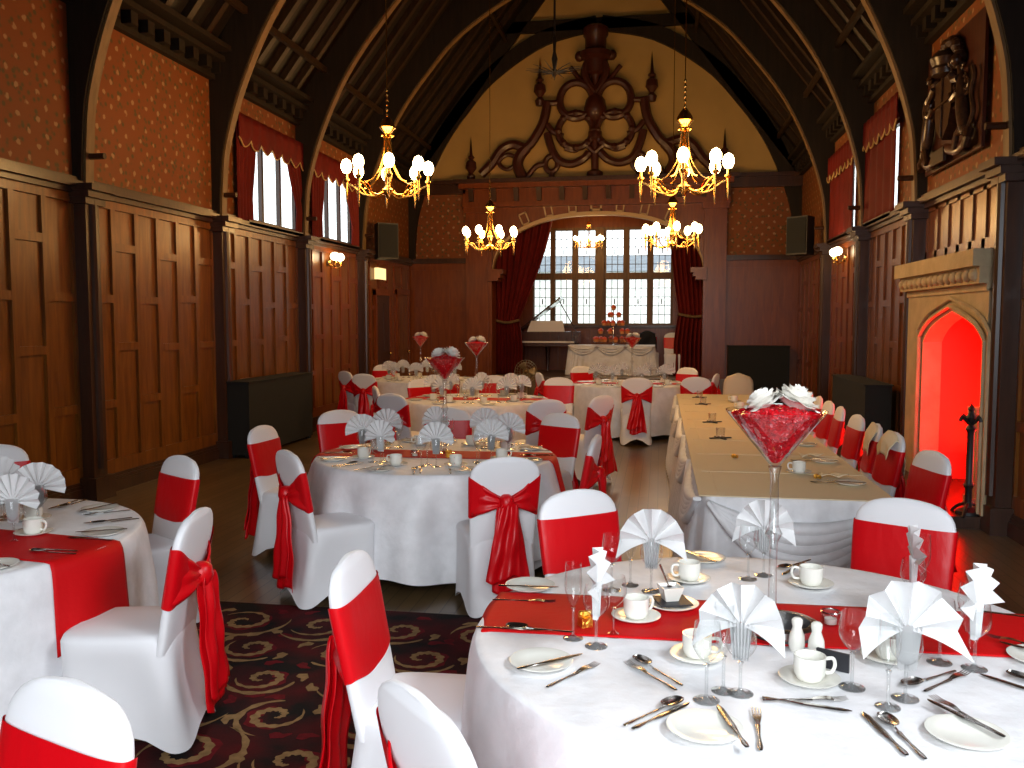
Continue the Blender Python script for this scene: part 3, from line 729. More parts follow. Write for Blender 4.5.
# --- curtains of the bay
def drape(x0t, x1t, x0m, x1m, x0b, x1b, z0, z1, zm, y, label, ties):
    t = empty('stage_curtain', ((x0b+x1b)/2, y, z0)); cx = (x0b+x1b)/2; b = MB()
    def fn(u, v):
        z = z1+(z0-z1)*v
        if z > zm: k = ((z1-z)/(z1-zm)); k = k**1.3; a = x0t+(x0m-x0t)*k; c = x1t+(x1m-x1t)*k; am = .05-.025*k
        else: k = (zm-z)/(zm-z0); k = min(1, k*2.2)**.7; a = x0m+(x0b-x0m)*k; c = x1m+(x1b-x1m)*k; am = .025+.03*k
        return (a+(c-a)*u-cx, am*sin(u*2*pi*8)+.01*sin(u*37), z-z0)
    b.grid(fn, 113, 40); o = b.obj('drape', M['curtain'], t); q = o.modifiers.new('s', 'SOLIDIFY'); q.thickness = .008
    m = MB(); a, c = x0m-cx, x1m-cx
    m.tube(smooth_path([(a-.02,-.08,zm-z0),((a+c)/2,-.12,zm-z0-.06),(c+.02,-.08,zm-z0)],5), .03, 8); m.obj('tieback', M['soffit'], t)
    tag(t, label, 'curtain')
drape(-3.75, -2.35, -3.62, -3.10, -3.62, -3.02, BZ, 3.95, 1.72, 19.45, 'tall red curtain tied back on the left of the arch by the piano', 0)
drape(.15, 1.05, .40, 1.08, .30, 1.05, BZ, 3.95, 1.85, 19.45, 'tall red curtain hanging on the right side of the arch', 0)

# --- wall speakers
def wall_speaker(x, y, z, rz, lab):
    t = empty('wall_speaker', (x, y, z), rz); b = MB()
    b.prism([(-.20,-.17),(.20,-.17),(.14,.17),(-.14,.17)], 0, .66, 'Z'); b.obj('cabinet', M['speaker'], t, smooth=False)
    b = MB(); b.box(-.18,.18,-.185,-.17,.03,.63); b.obj('grille', M['black'], t, smooth=False)
    b = MB(); b.cbox((0,.22,.33),(.06,.12,.2)); b.obj('bracket', M['iron'], t, smooth=False)
    tag(t, lab, 'speaker')
wall_speaker(-5.08, 15.95, 2.85, radians(40), 'black speaker mounted high on the left wall above the doorway')
wall_speaker(2.42, 16.1, 2.85, radians(-40), 'black speaker mounted high on the right wall near the arch')
# low black cabinets
def low_box(x, y, sx, sy, h, lab, rz=0):
    b = MB(); b.box(-sx/2, sx/2, -sy/2, sy/2, .04, h-.02); b.box(-sx/2-.015, sx/2+.015, -sy/2-.015, sy/2+.015, h-.02, h); 
    for i in (-1, 1):
        for j in (-1, 1): b.box(i*(sx/2-.05)-.03, i*(sx/2-.05)+.03, j*(sy/2-.05)-.03, j*(sy/2-.05)+.03, 0, .04)
    t = b.obj('radiator_cover', M['black'], loc=(x, y, 0), smooth=False); tag(t, lab, 'cabinet')
low_box(-5.15, 11.15, .30, 2.0, .96, 'matt black low cabinet against the left panelled wall')
low_box(2.55, 11.9, .3, 2.0, .96, 'matt black low cabinet behind chairs on the right wall')
low_box(1.98, 18.5, 1.2, .3, 1.20, 'matt black cabinet against the far wall right of the arch')

# --- wall sconces
def sconce(x, y, z, sgn, lab):
    t = empty('wall_sconce', (x, y, z)); b = MB(); b.lathe([(0,0),(.06,0),(.05,.02),(0,.03)], 14)
    bp = b.obj('backplate', M['brass'], t); bp.rotation_euler = (0, sgn*pi/2, 0)
    for s in (-1, 1):
        a = MB(); a.tube(smooth_path([(0,0,0),(sgn*.08,s*.05,-.08),(sgn*.14,s*.12,-.06),(sgn*.14,s*.12,.0)],5), .009, 6); a.lathe([(.0,0),(.035,.0),(.03,.03),(0,.03)], 10, (sgn*.14,s*.12,0)); am = a.obj('arm', M['brass'], t)
        g = MB(); g.ball((sgn*.14, s*.12, .10), .075, 14, .9); g.obj('shade', M['sconceglow'], am)
        l = bpy.data.lights.new('sconce_light', 'POINT'); l.color = (1,.62,.28); l.energy = 9; l.shadow_soft_size = .06
    lo = inst('sconce_light', l, t, (sgn*.30, 0, .10))
    tag(t, lab, 'wall lamp')
sconce(XL+.02, 13.95, 2.66, 1, 'lit twin-globe wall lamp on the left wall'); sconce(XR-.02, 14.2, 2.66, -1, 'lit twin-globe wall lamp on the right wall')
for x, y, z in ((XL+.01, 15.3, 3.10), (XR-.01, 14.85, 3.12), (XL+.55, 18.66, 3.10), (XR-.01, 8.02, 3.12)):
    pass

# --- chandeliers
def make_chandelier(top):
    t = empty('chandelier')
    b = MB(); b.lathe([(0,0),(.006,0),(.006,top-.80),(0,top-.80)], 6, (0,0,.80))
    for i in range(6): b.ball((0,0,.82+.05*i), .016, 8, 1.3)
    b.obj('chain', M['brass'], t)
    b = MB(); b.lathe([(0,.62),(.03,.62),(.085,.68),(.08,.71),(.05,.76),(.02,.80),(0,.81)], 18)
    for i in range(8): a = 2*pi*i/8; b.ball((.06*cos(a), .06*sin(a), .60), .014, 6)
    b.obj('top_cup', M['brass'], t)
    b = MB(); b.lathe([(0,-.06),(.015,-.05),(.03,-.02),(.075,.0),(.08,.03),(.03,.06),(.02,.10),(.045,.16),(.045,.22),(.018,.28),(.014,.62),(0,.62)], 16); b.obj('hub', M['brass'], t)
    for i in range(6):
        a = 2*pi*(i+.5)/6; b = MB()
        b.tube([(r*cos(a), r*sin(a), z) for r, z in smooth_path([(.03,.62),(.045,.45),(.08,.28),(.17,.14),(.26,.10)],5)], .007, 6); b.obj('stay_rod', M['brass'], t)
    for i in range(8):
        a = 2*pi*(i+.3)/8; ca_, sa = cos(a), sin(a); b = MB()
        b.tube([(r*ca_, r*sa, z) for r, z in smooth_path([(.05,.02),(.15,-.03),(.27,-.01),(.36,.06),(.43,.09)],5)], .010, 6)
        b.tube([(r*ca_, r*sa, z) for r, z in smooth_path([(.24,.0),(.29,.06),(.35,.08)],4)], .006, 5)
        ar = b.obj('arm', M['brass'], t)
        b = MB(); b.lathe([(0,-.12),(.006,-.10),(.013,.0),(.015,.10),(.035,.12),(.035,.135),(.016,.14),(.014,.20),(0,.20)], 10, (.43*ca_, .43*sa, .0)); b.obj('candle_tube', M['brass'], ar)
        b = MB(); b.lathe([(0,.19),(.035,.205),(.057,.25),(.056,.29),(.036,.33),(0,.35)], 12, (.43*ca_, .43*sa, .0)); b.obj('bulb', M['bulb'], ar)
    l = bpy.data.lights.new('chandelier_light', 'POINT'); l.color = (1,.52,.16); l.energy = 138; l.shadow_soft_size = .35
    inst('chandelier_light', l, t, (0,0,.33))
    return t
ch = make_chandelier(6.0)
def place_ch(o, x, y, z, lab, grp, rz=0, sc=1):
    o.location = (x, y, z); o.rotation_euler = (0,0,rz); o.scale = (sc,)*3
    tag(o, lab, 'chandelier', grp)
CHS = [(-2.86, 9.1, 3.06, 'large lit brass chandelier hanging at the left nearer the camera', .1, 1),
       (.22, 9.1, 3.02, 'large lit brass chandelier hanging at the right nearer the camera', .5, 1),
       (-2.84, 14.7, 2.93, 'smaller-looking lit brass chandelier in front of the left end of the arch', .3, 1),
       (.18, 14.7, 2.93, 'smaller-looking lit brass chandelier in front of the right end of the arch', .7, 1)]
for i, (x, y, z, lab, rz, s) in enumerate(CHS):
    o = ch if i == 0 else copy_tree(ch); place_ch(o, x, y, z, lab, 'brass chandeliers down the hall', rz, s)
# the bay chandelier has a short chain
b5 = copy_tree(ch); place_ch(b5, -1.62, 20.2, 3.38, 'lit brass chandelier hanging inside the bay before the leaded window', 'brass chandeliers down the hall', 0, .72)
for c in b5.children:
    if c.name.startswith('chain'):
        q = MB(); q.lathe([(0,0),(.006,0),(.006,.47),(0,.47)], 6, (0,0,.80)); c.data = q.mesh('chain', M['brass'])
    if c.type == 'LIGHT': c.data = c.data.copy(); c.data.energy = 28
# unlit iron star pendant
t = empty('star_pendant', (-1.58, 13.2, 5.36)); b = MB(); b.tube([(0,0,.08),(0,0,2.3)], .018, 6); b.lathe([(0,-.12),(.02,-.05),(.07,0),(.02,.06),(.045,.2),(.02,.3),(.03,.5),(0,.55)], 10); b.obj('rod', M['iron'], t)
for i in range(14):
    a = 2*pi*i/14; b = MB(); b.tube([(.04*cos(a),.04*sin(a),0),(.22*cos(a),.22*sin(a),.03),(.43*cos(a),.43*sin(a),.05+.03*sin(3*a))], [.012,.008,.003], 5); b.obj('spike', M['iron'], t)
tag(t, 'unlit dark iron pendant with radiating spikes hanging before the gable', 'pendant')

# --- carpet with scrollwork
b = MB(); cx0, cx1, cy0, cy1 = -3.9, 2.3, -1.5, 4.9
b.box(cx0, cx1, cy0, cy1, 0, .006)
def ribbon(pts, w, z, mi):
    w *= 1.5
    b.cur = mi; n = len(pts); vs = []; fs = []
    for i, (x, y) in enumerate(pts):
        a = pts[max(i-1,0)]; c = pts[min(i+1,n-1)]; dx, dy = c[0]-a[0], c[1]-a[1]; L = hypot(dx,dy) or 1
        ww = w*(sin(pi*min(1,(i+.6)/n*1.05))**.6)*(.75+.25*sin(i*1.7)); vs += [(x-dy/L*ww, y+dx/L*ww, z), (x+dy/L*ww, y-dx/L*ww, z)]
    for i in range(n-1): fs.append((2*i, 2*i+1, 2*i+3, 2*i+2))
    b.add(vs, fs)
def spiral(cx, cy, r0, r1, a0, turns, w, mi, z, k=56):
    pts = [(cx+(r0+(r1-r0)*(i/k))*cos(a0+turns*2*pi*i/k), cy+(r0+(r1-r0)*(i/k))*sin(a0+turns*2*pi*i/k)) for i in range(k+1)]
    ribbon(pts, w, z, mi)
rr = random.Random(3); cell = .46; iy = 0; y = cy0+.2
while y < cy1-.1:
    x = cx0+.2+(iy % 2)*cell/2
    while x < cx1-.1:
        if x < 1.0 and y > 1.2:
            s = 1 if rr.random() < .5 else -1; a0 = rr.random()*6.28; R = .13+.05*rr.random()
            if y+R*1.3 < cy1-.02:
                spiral(x, y, .02, R, a0, s*1.35, .017, 1, .0082); 
                spiral(x+.02, y, R*1.15, R*1.45, a0+2+s, s*.45, .014, 1, .0082, 16)
                spiral(x, y, R*.55, R*.85, a0+3, s*.6, .03, 2, .0072, 14)
                for q in range(4):
                    an = a0+q*1.5; px, py = x+R*1.25*cos(an), y+R*1.25*sin(an)
                    if py < cy1-.1: ribbon([(px+.07*t_*cos(an+s*1.1*t_), py+.07*t_*sin(an+s*1.1*t_)) for t_ in (0,.4,.8,1.2)], .02, .0078, 1 if q % 2 else 2)
        x += cell
    y += cell*.8; iy += 1
cp = b.obj('carpet', [M['carpet'], M['carpet_gold'], M['carpet_red']], smooth=False)
tag(cp, 'dark carpet with gold scrolls and burgundy leaves under the near tables', 'carpet')

# ================================================================== CHAIRS
def se(a, ex):
    c, s_ = cos(a), sin(a); return (abs(c)**(2/ex)*(1 if c >= 0 else -1), abs(s_)**(2/ex)*(1 if s_ >= 0 else -1))
def yc(z): return -.195-(z-.45)*.19
TOPZ = .94
def hwid(z):
    if z < .80: return .196+.012*(z-.45)/.35
    t = min(1, (z-.80)/(TOPZ-.80)); return .208*(1-t**2.8)**(1/2.5)
def make_cover():
    b = MB()
    zs = [.40,.46,.52,.58,.64,.70,.76,.80,.83,.86,.885,.905,.92,.931,.938,.94]
    def fn(u, v):
        z = zs[round(v*(len(zs)-1))]; a = 2*pi*u; cx_, sy = se(a, 3.2); hw = max(hwid(z), .03); ht = .030-.010*max(0,(z-.8)/.14)**2
        if z > .93: ht *= .55
        return (cx_*hw, yc(z)+sy*ht, z)
    b.grid(fn, 40, len(zs), cu=True)
    n0 = len(b.v)-40*len(zs); b.f.append(tuple(n0+i*len(zs)+len(zs)-1 for i in range(40))); b.m.append(0)
    # lower body: seat and stretched skirt
    R = [(.0,.490),(.5,.489),(.85,.482),(.96,.472),(1.0,.452)]
    def low(u, v):
        a = 2*pi*u; cx_, sy = se(a, 4.5); i = round(v*(len(R)+9-1))
        if i < len(R): k, z = R[i]; hw, hd, py = .208*k, .225*k, 0; pin = 0; lift = 0
        else:
            t = (i-len(R)+1)/9; z = .452*(1-t)+.012*t; hw = .208+.014*t; hd = .225+.035*t; py = -.045*t
            side = abs(sin(2*a)); mid = (1-side)**1.0
            pin = .034*sin(pi*min(1,t*.95))*mid; lift = .085*mid**1.5*(t**2.2)
            z += lift
        x = cx_*(hw); y = sy*hd+py
        if i >= len(R):
            if abs(cx_) > abs(sy)*.98: x -= (1 if cx_ > 0 else -1)*pin
            else: y -= (1 if sy > 0 else -1)*pin
        return (x, y, z)
    b.grid(low, 64, len(R)+9, cu=True)
    return b.mesh('chair_cover', M['white'], angle=60)
def make_band():
    b = MB(); nv = 9
    def fn(u, v):
        a = 2*pi*u; cx_, sy = se(a, 3.2)
        back = max(0, -sy)*max(0, 1-abs(cx_)**1.1)
        k = back**.9
        z0 = .59+.075*k+.008*sin(a*3); z1 = .830-.130*k; z = z0+(z1-z0)*v
        hw = hwid(z)+.006; ht = .036+.006*sin(v*pi*3+a*2)*k+.012*k
        return (cx_*hw, yc(z)+sy*ht, z)
    b.grid(fn, 64, nv, cu=True); return b.mesh('sash_band', M['satin'], angle=70)
def make_bow(var=0):
    b = MB(); kz = .68; ky = yc(kz)-.06
    b.lathe([(0,-.06),(.034,-.048),(.046,-.01),(.040,.03),(.02,.045),(0,.048)], 14, (0, ky, kz))
    for s in (-1, 1):   # gathered wings from the knot to the chair edge
        def wing(u, v):
            x = s*(.02+.175*u); w = .022+.098*u**1.1; z = kz+.03*u+(v-.5)*2*w*.98
            y = ky+.0-.012*sin(pi*u)+.055*u**2 - .008*sin(v*pi*5)*(1-u*.3)
            return (x, y, z)
        b.grid(wing, 12, 12)
    return b.mesh('sash_bow', M['satin'], angle=80)
def make_tail(var):
    b = MB(); kz = .68; L = (.50, .43, .56)[var]; W_ = (.098, .085, .105)[var]; tilt = (.02, -.05, .05)[var]; off = (0, .015, -.01)[var]
    def fn(u, v):
        w = W_*(.45+.75*v**.6); x = (u-.5)*2*w+tilt*v; z = kz-L*v-.02*sin(u*pi*2)*v
        y = yc(kz)-.075-off-.035*v**.8+.012*sin(u*2*pi*2+v*3)+.004*sin(v*15+u*4)
        return (x, y, z)
    b.grid(fn, 18, 30); return b.mesh('sash_tail', M['satin'], angle=80)
coverM, bandM, bowM = make_cover(), make_band(), make_bow(); tailM = [make_tail(i) for i in range(3)]
chair_n = 0
def chair(x, y, face, label, group=None, z=0, var=None, sash=True):
    """x, y = top of the back; face = heading (radians, 0 = +Y, counter-clockwise)"""
    global chair_n
    d = .26; fx, fy = -sin(face), cos(face)
    c = empty('banquet_chair', (x+fx*d, y+fy*d, z+(.006 if (y < 4.6) else 0)), face)
    inst('chair_cover', coverM, c); 
    bd = inst('sash_band', bandM, c)
    if sash:
        inst('sash_bow', bowM, c); v = chair_n % 3 if var is None else var
        inst('sash_tail', tailM[v], c); inst('sash_tail', tailM[(v+1) % 3], c, (.012, -.012, 0))
    for o in c.children:
        if o.name.startswith(('sash_bow','sash_tail')):
            m = o.modifiers.new('s', 'SOLIDIFY'); m.thickness = .003
    chair_n += 1
    tag(c, label, 'chair', group); return c
def look(x, y, tx, ty): return atan2(-(tx-x), ty-y)
T1 = (.34, 2.75); T2 = (-1.58, 6.12); T4 = (-3.20, 3.40); T5 = (-2.2, 10.55); T6 = (-3.85, 14.0); T3 = (-.42, 13.55)
def ch_at(x, y, T, lab, grp, dr=0, **k): return chair(x, y, look(x, y, *T)+radians(dr), lab, grp, **k)
WC = 'white chair with red sash, '
g1 = 'chairs around the front right table'
ch_at(-.353, 3.95, T1, WC+'facing us behind the left end of the front right table', g1, dr=8)
ch_at(1.05, 3.98, T1, WC+'facing us behind the right side of the front right table', g1)
ch_at(-.98, 2.73, T1, WC+'side-on left of the front right table', g1, dr=1)
ch_at(-.47, 1.74, T1, 'white chair cut by the bottom edge, back towards us beside the front right table', g1, dr=-8)
g4 = 'chairs around the front left table'
ch_at(-1.88, 3.28, T4, WC+'large bow and tails, beside the front left table', g4, dr=16, var=2)
ch_at(-2.72, 4.62, T4, WC+'behind the right end of the front left table', g4, dr=-11)
ch_at(-4.12, 4.85, T4, WC+'only its top showing at the left picture edge', g4)
chair(-1.24, 1.63, radians(160), 'white covered chair cut off at the bottom left corner, red band straight across', g4)
g2 = 'chairs around the middle table with the near martini vase'
ch_at(-2.88, 6.08, T2, WC+'slim side view at the left of the middle table', g2, dr=-6)
ch_at(-2.18, 4.96, T2, WC+'tied in a bow, near left of the middle table', g2, dr=-18, var=2)
ch_at(-.87, 4.93, T2, WC+'back and bow squarely towards us before the middle table', g2, dr=-6, var=0)
ch_at(-.44, 5.95, T2, WC+'edge-on with hanging bow at the right of the middle table', g2, dr=4, var=1)
ch_at(-.82, 7.30, T2, WC+'broad band facing us, right behind the middle table', g2)
ch_at(-2.73, 7.25, T2, WC+'facing us, left behind the middle table', g2)
ch_at(-1.85, 7.60, T2, WC+'mostly hidden by napkins behind the middle table', g2)
g5 = 'chairs around the second middle table'
ch_at(-2.80, 9.0, T5, WC+'back to us, near left of the second middle table', g5)
ch_at(-3.30, 10.0, T5, WC+'narrow side view at the left of the second middle table', g5)
ch_at(-3.12, 11.3, T5, WC+'facing us at the far left of the second middle table', g5)
ch_at(-1.10, 8.6, T5, WC+'back to us, near right of the second middle table', g5)
ch_at(-.60, 9.15, T5, WC+'edge-on with long red bow right of the second middle table', g5, dr=8)
ch_at(-1.35, 11.9, (-1.35, 5), WC+'facing us between second middle and far centre tables', g5)
ch_at(-2.3, 12.2, T5, WC+'behind napkins beyond the second middle table', g5)
g6 = 'chairs around the far left table'
ch_at(-4.75, 12.9, T6, WC+'slim side view, left of the far left table', g6)
ch_at(-4.25, 12.3, T6, WC+'shaded back view before the far left table', g6)
ch_at(-4.78, 14.9, (-4.4, 12), WC+'facing us at the rear left of the far left table', g6)
ch_at(-3.1, 12.6, T6, WC+'bow towards us, right of the far left table', g6)
g3 = 'chairs around the far centre table'
ch_at(-.30, 12.08, T3, WC+'long bow towards us before the far centre table', g3, var=0)
ch_at(-1.75, 13.0, T3, WC+'edge-on, left of the far centre table', g3)
ch_at(.45, 14.75, T3, WC+'facing us at the rear right of the far centre table', g3)
ch_at(-1.30, 14.9, T3, WC+'low red band behind the far centre table', g3)
gl = 'chairs along the right side of the long table'
RY = [(5.55,'nearest, before the red fireplace'), (6.45,'second from the near end, napkin draped over it'), (6.95,'third from the near end, napkin over it'), (7.6,'fourth from the near end'), (8.3,'fifth from the near end'), (8.85,'sixth from the near end'), (9.4,'seventh from the near end'), (10.0,'eighth from the near end'), (10.7,'farthest one in the row')]
for i, (y, l) in enumerate(RY):
    chair(1.60, y, pi/2+radians((12, 6, -4, 3, -3, 2, -2, 0, 2)[i]), 'covered chair right of the long table, '+l, gl)
gf = 'chairs at the far end of the long table'
chair(.50, 12.35, radians(0), 'covered chair with dark bow at the left corner of the long table far end', gf)
chair(.80, 13.1, radians(75), 'slim covered chair with red band beyond the long table far end', gf)
chair(.30, 19.9, radians(180), 'white chair with bright red band on the raised bay by the curtain', 'chairs on the raised bay', z=BZ)
chair(-.28, 20.72, radians(190), 'chair on the raised bay with a dark jacket hung on it', 'chairs on the raised bay', z=BZ)
# napkins draped over two chair backs, cloth over a far chair
def drape_cloth(x, y, z, w, l1, l2, face, name, lab, mat, cat):
    t = empty(name, (x, y, z), face); b = MB()
    def fn(u, v):
        s_ = (v-.42)*2; yy = -.045*max(-1, min(1, s_*3)); 
        dz = -(abs(s_)-.0)*(l1 if s_ > 0 else l2) if abs(s_) > .1 else -.01
        ww = w*(1-.35*abs(s_))*(.9+.1*sin(v*9)); xx = (u-.5)*2*ww
        zz = dz - .10*(abs(xx)/.2)**2.2
        return (xx+.02*sin(v*7), yy-.006*sin(u*9)-(.02*s_), zz)
    b.grid(fn, 24, 26); o = b.obj('fold', mat, t); m = o.modifiers.new('s', 'SOLIDIFY'); m.thickness = .003
    tag(t, lab, cat)
drape_cloth(1.60, 6.45, .962, .19, .26, .2, pi/2, 'draped_napkin', 'warm-light-tinted napkin draped over the second chair of the long table', M['warmlitcloth'], 'napkin')
drape_cloth(1.60, 6.95, .962, .19, .22, .26, pi/2-.1, 'draped_napkin', 'warm-light-tinted napkin draped over the third chair of the long table', M['warmlitcloth'], 'napkin')
b = MB()
def fn(u, v):
    a = 2*pi*u; cx_, sy = se(a, 2.6); z = .02+.94*v; w = .25-.05*v; w *= (1 if v < .85 else sqrt(max(0,1-((v-.85)/.15)**2))*.9+.1)
    return (cx_*w*(1+.05*sin(a*6)*(1-v)), sy*.16*(1-.6*v)*(1+.08*sin(a*9)*(1-v)), z)
b.grid(fn, 48, 20, cu=True); o = b.obj('cloth_bundle', M['warmlitcloth'], loc=(1.12, 12.95, 0)); tag(o, 'warm-light-tinted cloth heaped over a seat at the far right end of the long table', 'cloth')
b = MB()
def fj(u, v):
    z = .0-.52*v; return ((u-.5)*(.34+.08*sin(v*3)), .05*sin(pi*u)+.02*sin(v*8+u*6)+.03*v, z-.03*(u-.5)**2*8)
b.grid(fj, 16, 16); o = b.obj('dark_jacket', M['jacket'], loc=(-.28, 20.55, BZ+.97)); o.modifiers.new('s','SOLIDIFY').thickness = .03
tag(o, 'dark jacket hanging over the bay chair beside the cake table', 'jacket')

# ================================================================== TABLES
def cloth_pt(R, a, d, zt, seed, amp=.055, grow=0):
    if d <= R: return (d*cos(a), d*sin(a), zt+grow)
    q = d-R; k = min(1, q/.35)
    f = .5+.5*sin(a*9+seed)*.6+.2*sin(a*17+seed*2.3)+.2*sin(a*5-seed)
    r = R + .018*(1-exp(-q/.02)) + amp*k*f + .02*q + grow
    return (r*cos(a), r*sin(a), zt-q+.012*exp(-q/.02)*0)
def round_table(c, R, lab, catlab, seed, drop=.70, zt=.75, amp=.055):
    t = empty('round_table', (c[0], c[1], 0)); b = MB(); b.lathe([(0,zt-.035),(R-.02,zt-.035),(R-.02,zt-.006),(0,zt-.006)], 40); b.obj('tabletop', M['wood'], t)
    for i in range(4):
        a = pi/4+i*pi/2; l = MB(); l.tube([(R*.55*cos(a),R*.55*sin(a),zt-.035),(R*.6*cos(a),R*.6*sin(a),0)], .02, 8); l.obj('leg', M['iron'], t)
    tag(t, 'round folding banquet table beneath the '+lab, 'table', 'round banquet tables')
    b = MB(); ds = [0,.3*R,.6*R,.85*R,.97*R,R]+[R+q for q in (.006,.015,.03,.06,.1,.16,.23,.31,.4,.5,.6,drop)]
    def fn(u, v): 
        a = 2*pi*u; d = ds[round(v*(len(ds)-1))]; p = cloth_pt(R, a, d, zt, seed, amp)
        return (p[0], p[1], max(p[2]+(0.02*sin(a*4+seed)+.012*sin(a*11) if d > R+.6 else 0), .012))
    b.grid(fn, 180, len(ds), cu=True)
    o = b.obj('tablecloth', M['cloth'], loc=(c[0], c[1], 0), angle=75); tag(o, catlab, 'tablecloth', 'round white tablecloths')
    return o
def runner(c, R, ang, hw, seed, s0, s1, lab, zt=.75, amp=.055):
    b = MB(); N_ = 80
    def fn(u, v):
        s_ = s0+(s1-s0)*u; w = (v-.5)*2*hw; e = sqrt(max(.0001, R*R-w*w))
        if abs(s_) <= e: x, y, z = s_, w, zt+.003
        else:
            q = abs(s_)-e; a = atan2(w, e*(1 if s_ > 0 else -1)); p = cloth_pt(R, a+ang, R+q, zt, seed, amp, .006); a2 = a
            rr_ = hypot(p[0], p[1]); x, y, z = rr_*cos(a), rr_*sin(a), p[2]+.004
        return (x*cos(ang)-y*sin(ang), x*sin(ang)+y*cos(ang), z)
    b.grid(fn, N_, 25); o = b.obj('table_runner', M['runner'], loc=(c[0], c[1], 0), angle=75); m = o.modifiers.new('s','SOLIDIFY'); m.thickness = .0025; m.offset = 1
    tag(o, lab, 'table runner')
round_table(T1, .90, 'cloth of the front right table', 'white damask cloth on the front right round table, nearest the camera', 1.0, drop=.72, amp=.06)
runner((T1[0], 2.85), .895, radians(1.5), .20, 1.0, -.90, .92, 'red satin runner across the front right table')
round_table(T4, .86, 'cloth of the front left table', 'white damask cloth on the front left round table', 2.1, drop=.72, amp=.04)
runner(T4, .86, radians(-8), .19, 2.1, -.9, 1.22, 'red runner hanging down over the right edge of the front left table', amp=.04)
round_table(T2, .85, 'cloth of the middle table', 'white damask cloth in deep folds on the middle round table', 3.3, drop=.65, amp=.12)
runner(T2, .85, radians(2), .17, 3.3, -.9, 1.14, 'red runner dropping over the right edge of the middle table', amp=.12)
round_table(T5, .88, 'cloth of the second middle table', 'shaded white cloth on the round table behind the middle one', 4.4, drop=.70)
runner(T5, .88, 0, .17, 4.4, -.88, .88, 'red runner across the second middle table')
round_table(T6, .88, 'cloth of the far left table', 'shaded cream-looking cloth on the far left round table', 5.5, drop=.70)
round_table(T3, .90, 'cloth of the far centre table', 'white floor-length cloth on the far centre round table by the arch', 6.6, drop=.70)
runner(T3, .90, 0, .17, 6.6, -.9, .9, 'red runner across the far centre table')

# long table
LX0, LX1, LY0, LY1 = .27, 1.27, 4.98, 11.75
lt = empty('long_table', ((LX0+LX1)/2, (LY0+LY1)/2, 0)); b = MB(); hx, hy = .48, (LY1-LY0)/2-.02
b.box(-hx, hx, -hy, hy, .71, .742); b.obj('tabletop', M['wood'], lt, smooth=False)
for i in (-1, 1):
    for j in (-1, 0, 1): l = MB(); l.box(i*.4-.03, i*.4+.03, j*(hy-.2)-.03, j*(hy-.2)+.03, 0, .71); l.obj('leg', M['iron'], lt, smooth=False)
tag(lt, 'long trestle table under the warm-light-tinted cloth on the right', 'table')
b = MB(); b.box(LX0-.045, LX1, LY0-.045, LY1, .744, .750)
tc_ = b.obj('tablecloth', M['warmlitcloth'], smooth=False); tag(tc_, 'long warm-light-tinted table covering with fold creases on the right', 'tablecloth')
b = MB()
for i in range(1, 9):
    y = LY0+(LY1-LY0)*i/9; b.box(LX0+.005, LX1-.005, y-.004, y+.004, .750, .7525)
b.box(LX0+.06, LX0+.066, LY0, LY1, .750, .7525); b.obj('crease', M['warmlitcloth'], tc_, smooth=False)
# gathered skirt with swags round the long table
peri = [(LX1+.01, LY0+.02), (LX1-.02, LY0-.01), (LX0+.02, LY0-.01), (LX0-.01, LY0+.02), (LX0-.01, LY1)]
def pline(pl, n):
    seg = [hypot(b_[0]-a_[0], b_[1]-a_[1]) for a_, b_ in zip(pl, pl[1:])]; T = sum(seg); out = []
    for i in range(n):
        d = T*i/(n-1); k = 0
        while k < len(seg)-1 and d > seg[k]: d -= seg[k]; k += 1
        a_, b_ = pl[k], pl[k+1]; f = min(1, d/seg[k]); nx, ny = (b_[1]-a_[1])/seg[k], -(b_[0]-a_[0])/seg[k]
        out.append((a_[0]+(b_[0]-a_[0])*f, a_[1]+(b_[1]-a_[1])*f, -nx*-1*-1 if False else nx, ny, T*i/(n-1)))
    return out
pl = pline(peri, 520)
b = MB()
def fn(u, v):
    x, y, nx, ny, d = pl[round(u*519)]; am = .012+.045*v
    o = am*(.5+.5*sin(d*42+sin(d*5)*2))+.02+.05*v
    if d > 1.1: o += .05*v*(.7+.3*sin(d*2.2))
    return (x-abs(nx)*o*(1 if x < .8 else -1) if abs(nx) > .5 else x, y-abs(ny)*o if abs(ny) > .5 else y, .745-.72*v)
b.grid(fn, 520, 12); sk = b.obj('table_skirt', M['cloth'], angle=80); tag(sk, 'gathered white skirt with swags round the long table', 'table skirt')
b = MB()
def swag(p0, p1, nx, ny, dip):
    for k in range(5):
        pts = []
        for i in range(17):
            t_ = i/16; x = p0[0]+(p1[0]-p0[0])*t_; y = p0[1]+(p1[1]-p0[1])*t_; z = .72-(.02+dip*(.35+.65*k/4))*4*t_*(1-t_)-.0*k
            o = .06+.03*sin(pi*t_)+.006*k; pts.append((x+nx*o, y+ny*o, z))
        b.tube(pts, [.012+.03*sin(pi*i/16) for i in range(17)], 8)
swag((LX0, LY0), (LX1, LY0), 0, -1, .33)
for i in range(5): y0 = LY0+i*(LY1-LY0)/5; swag((LX0+.02, y0), (LX0+.02, y0+(LY1-LY0)/5), -1, 0, .22)
b.obj('swag', M['cloth'], sk, angle=80)

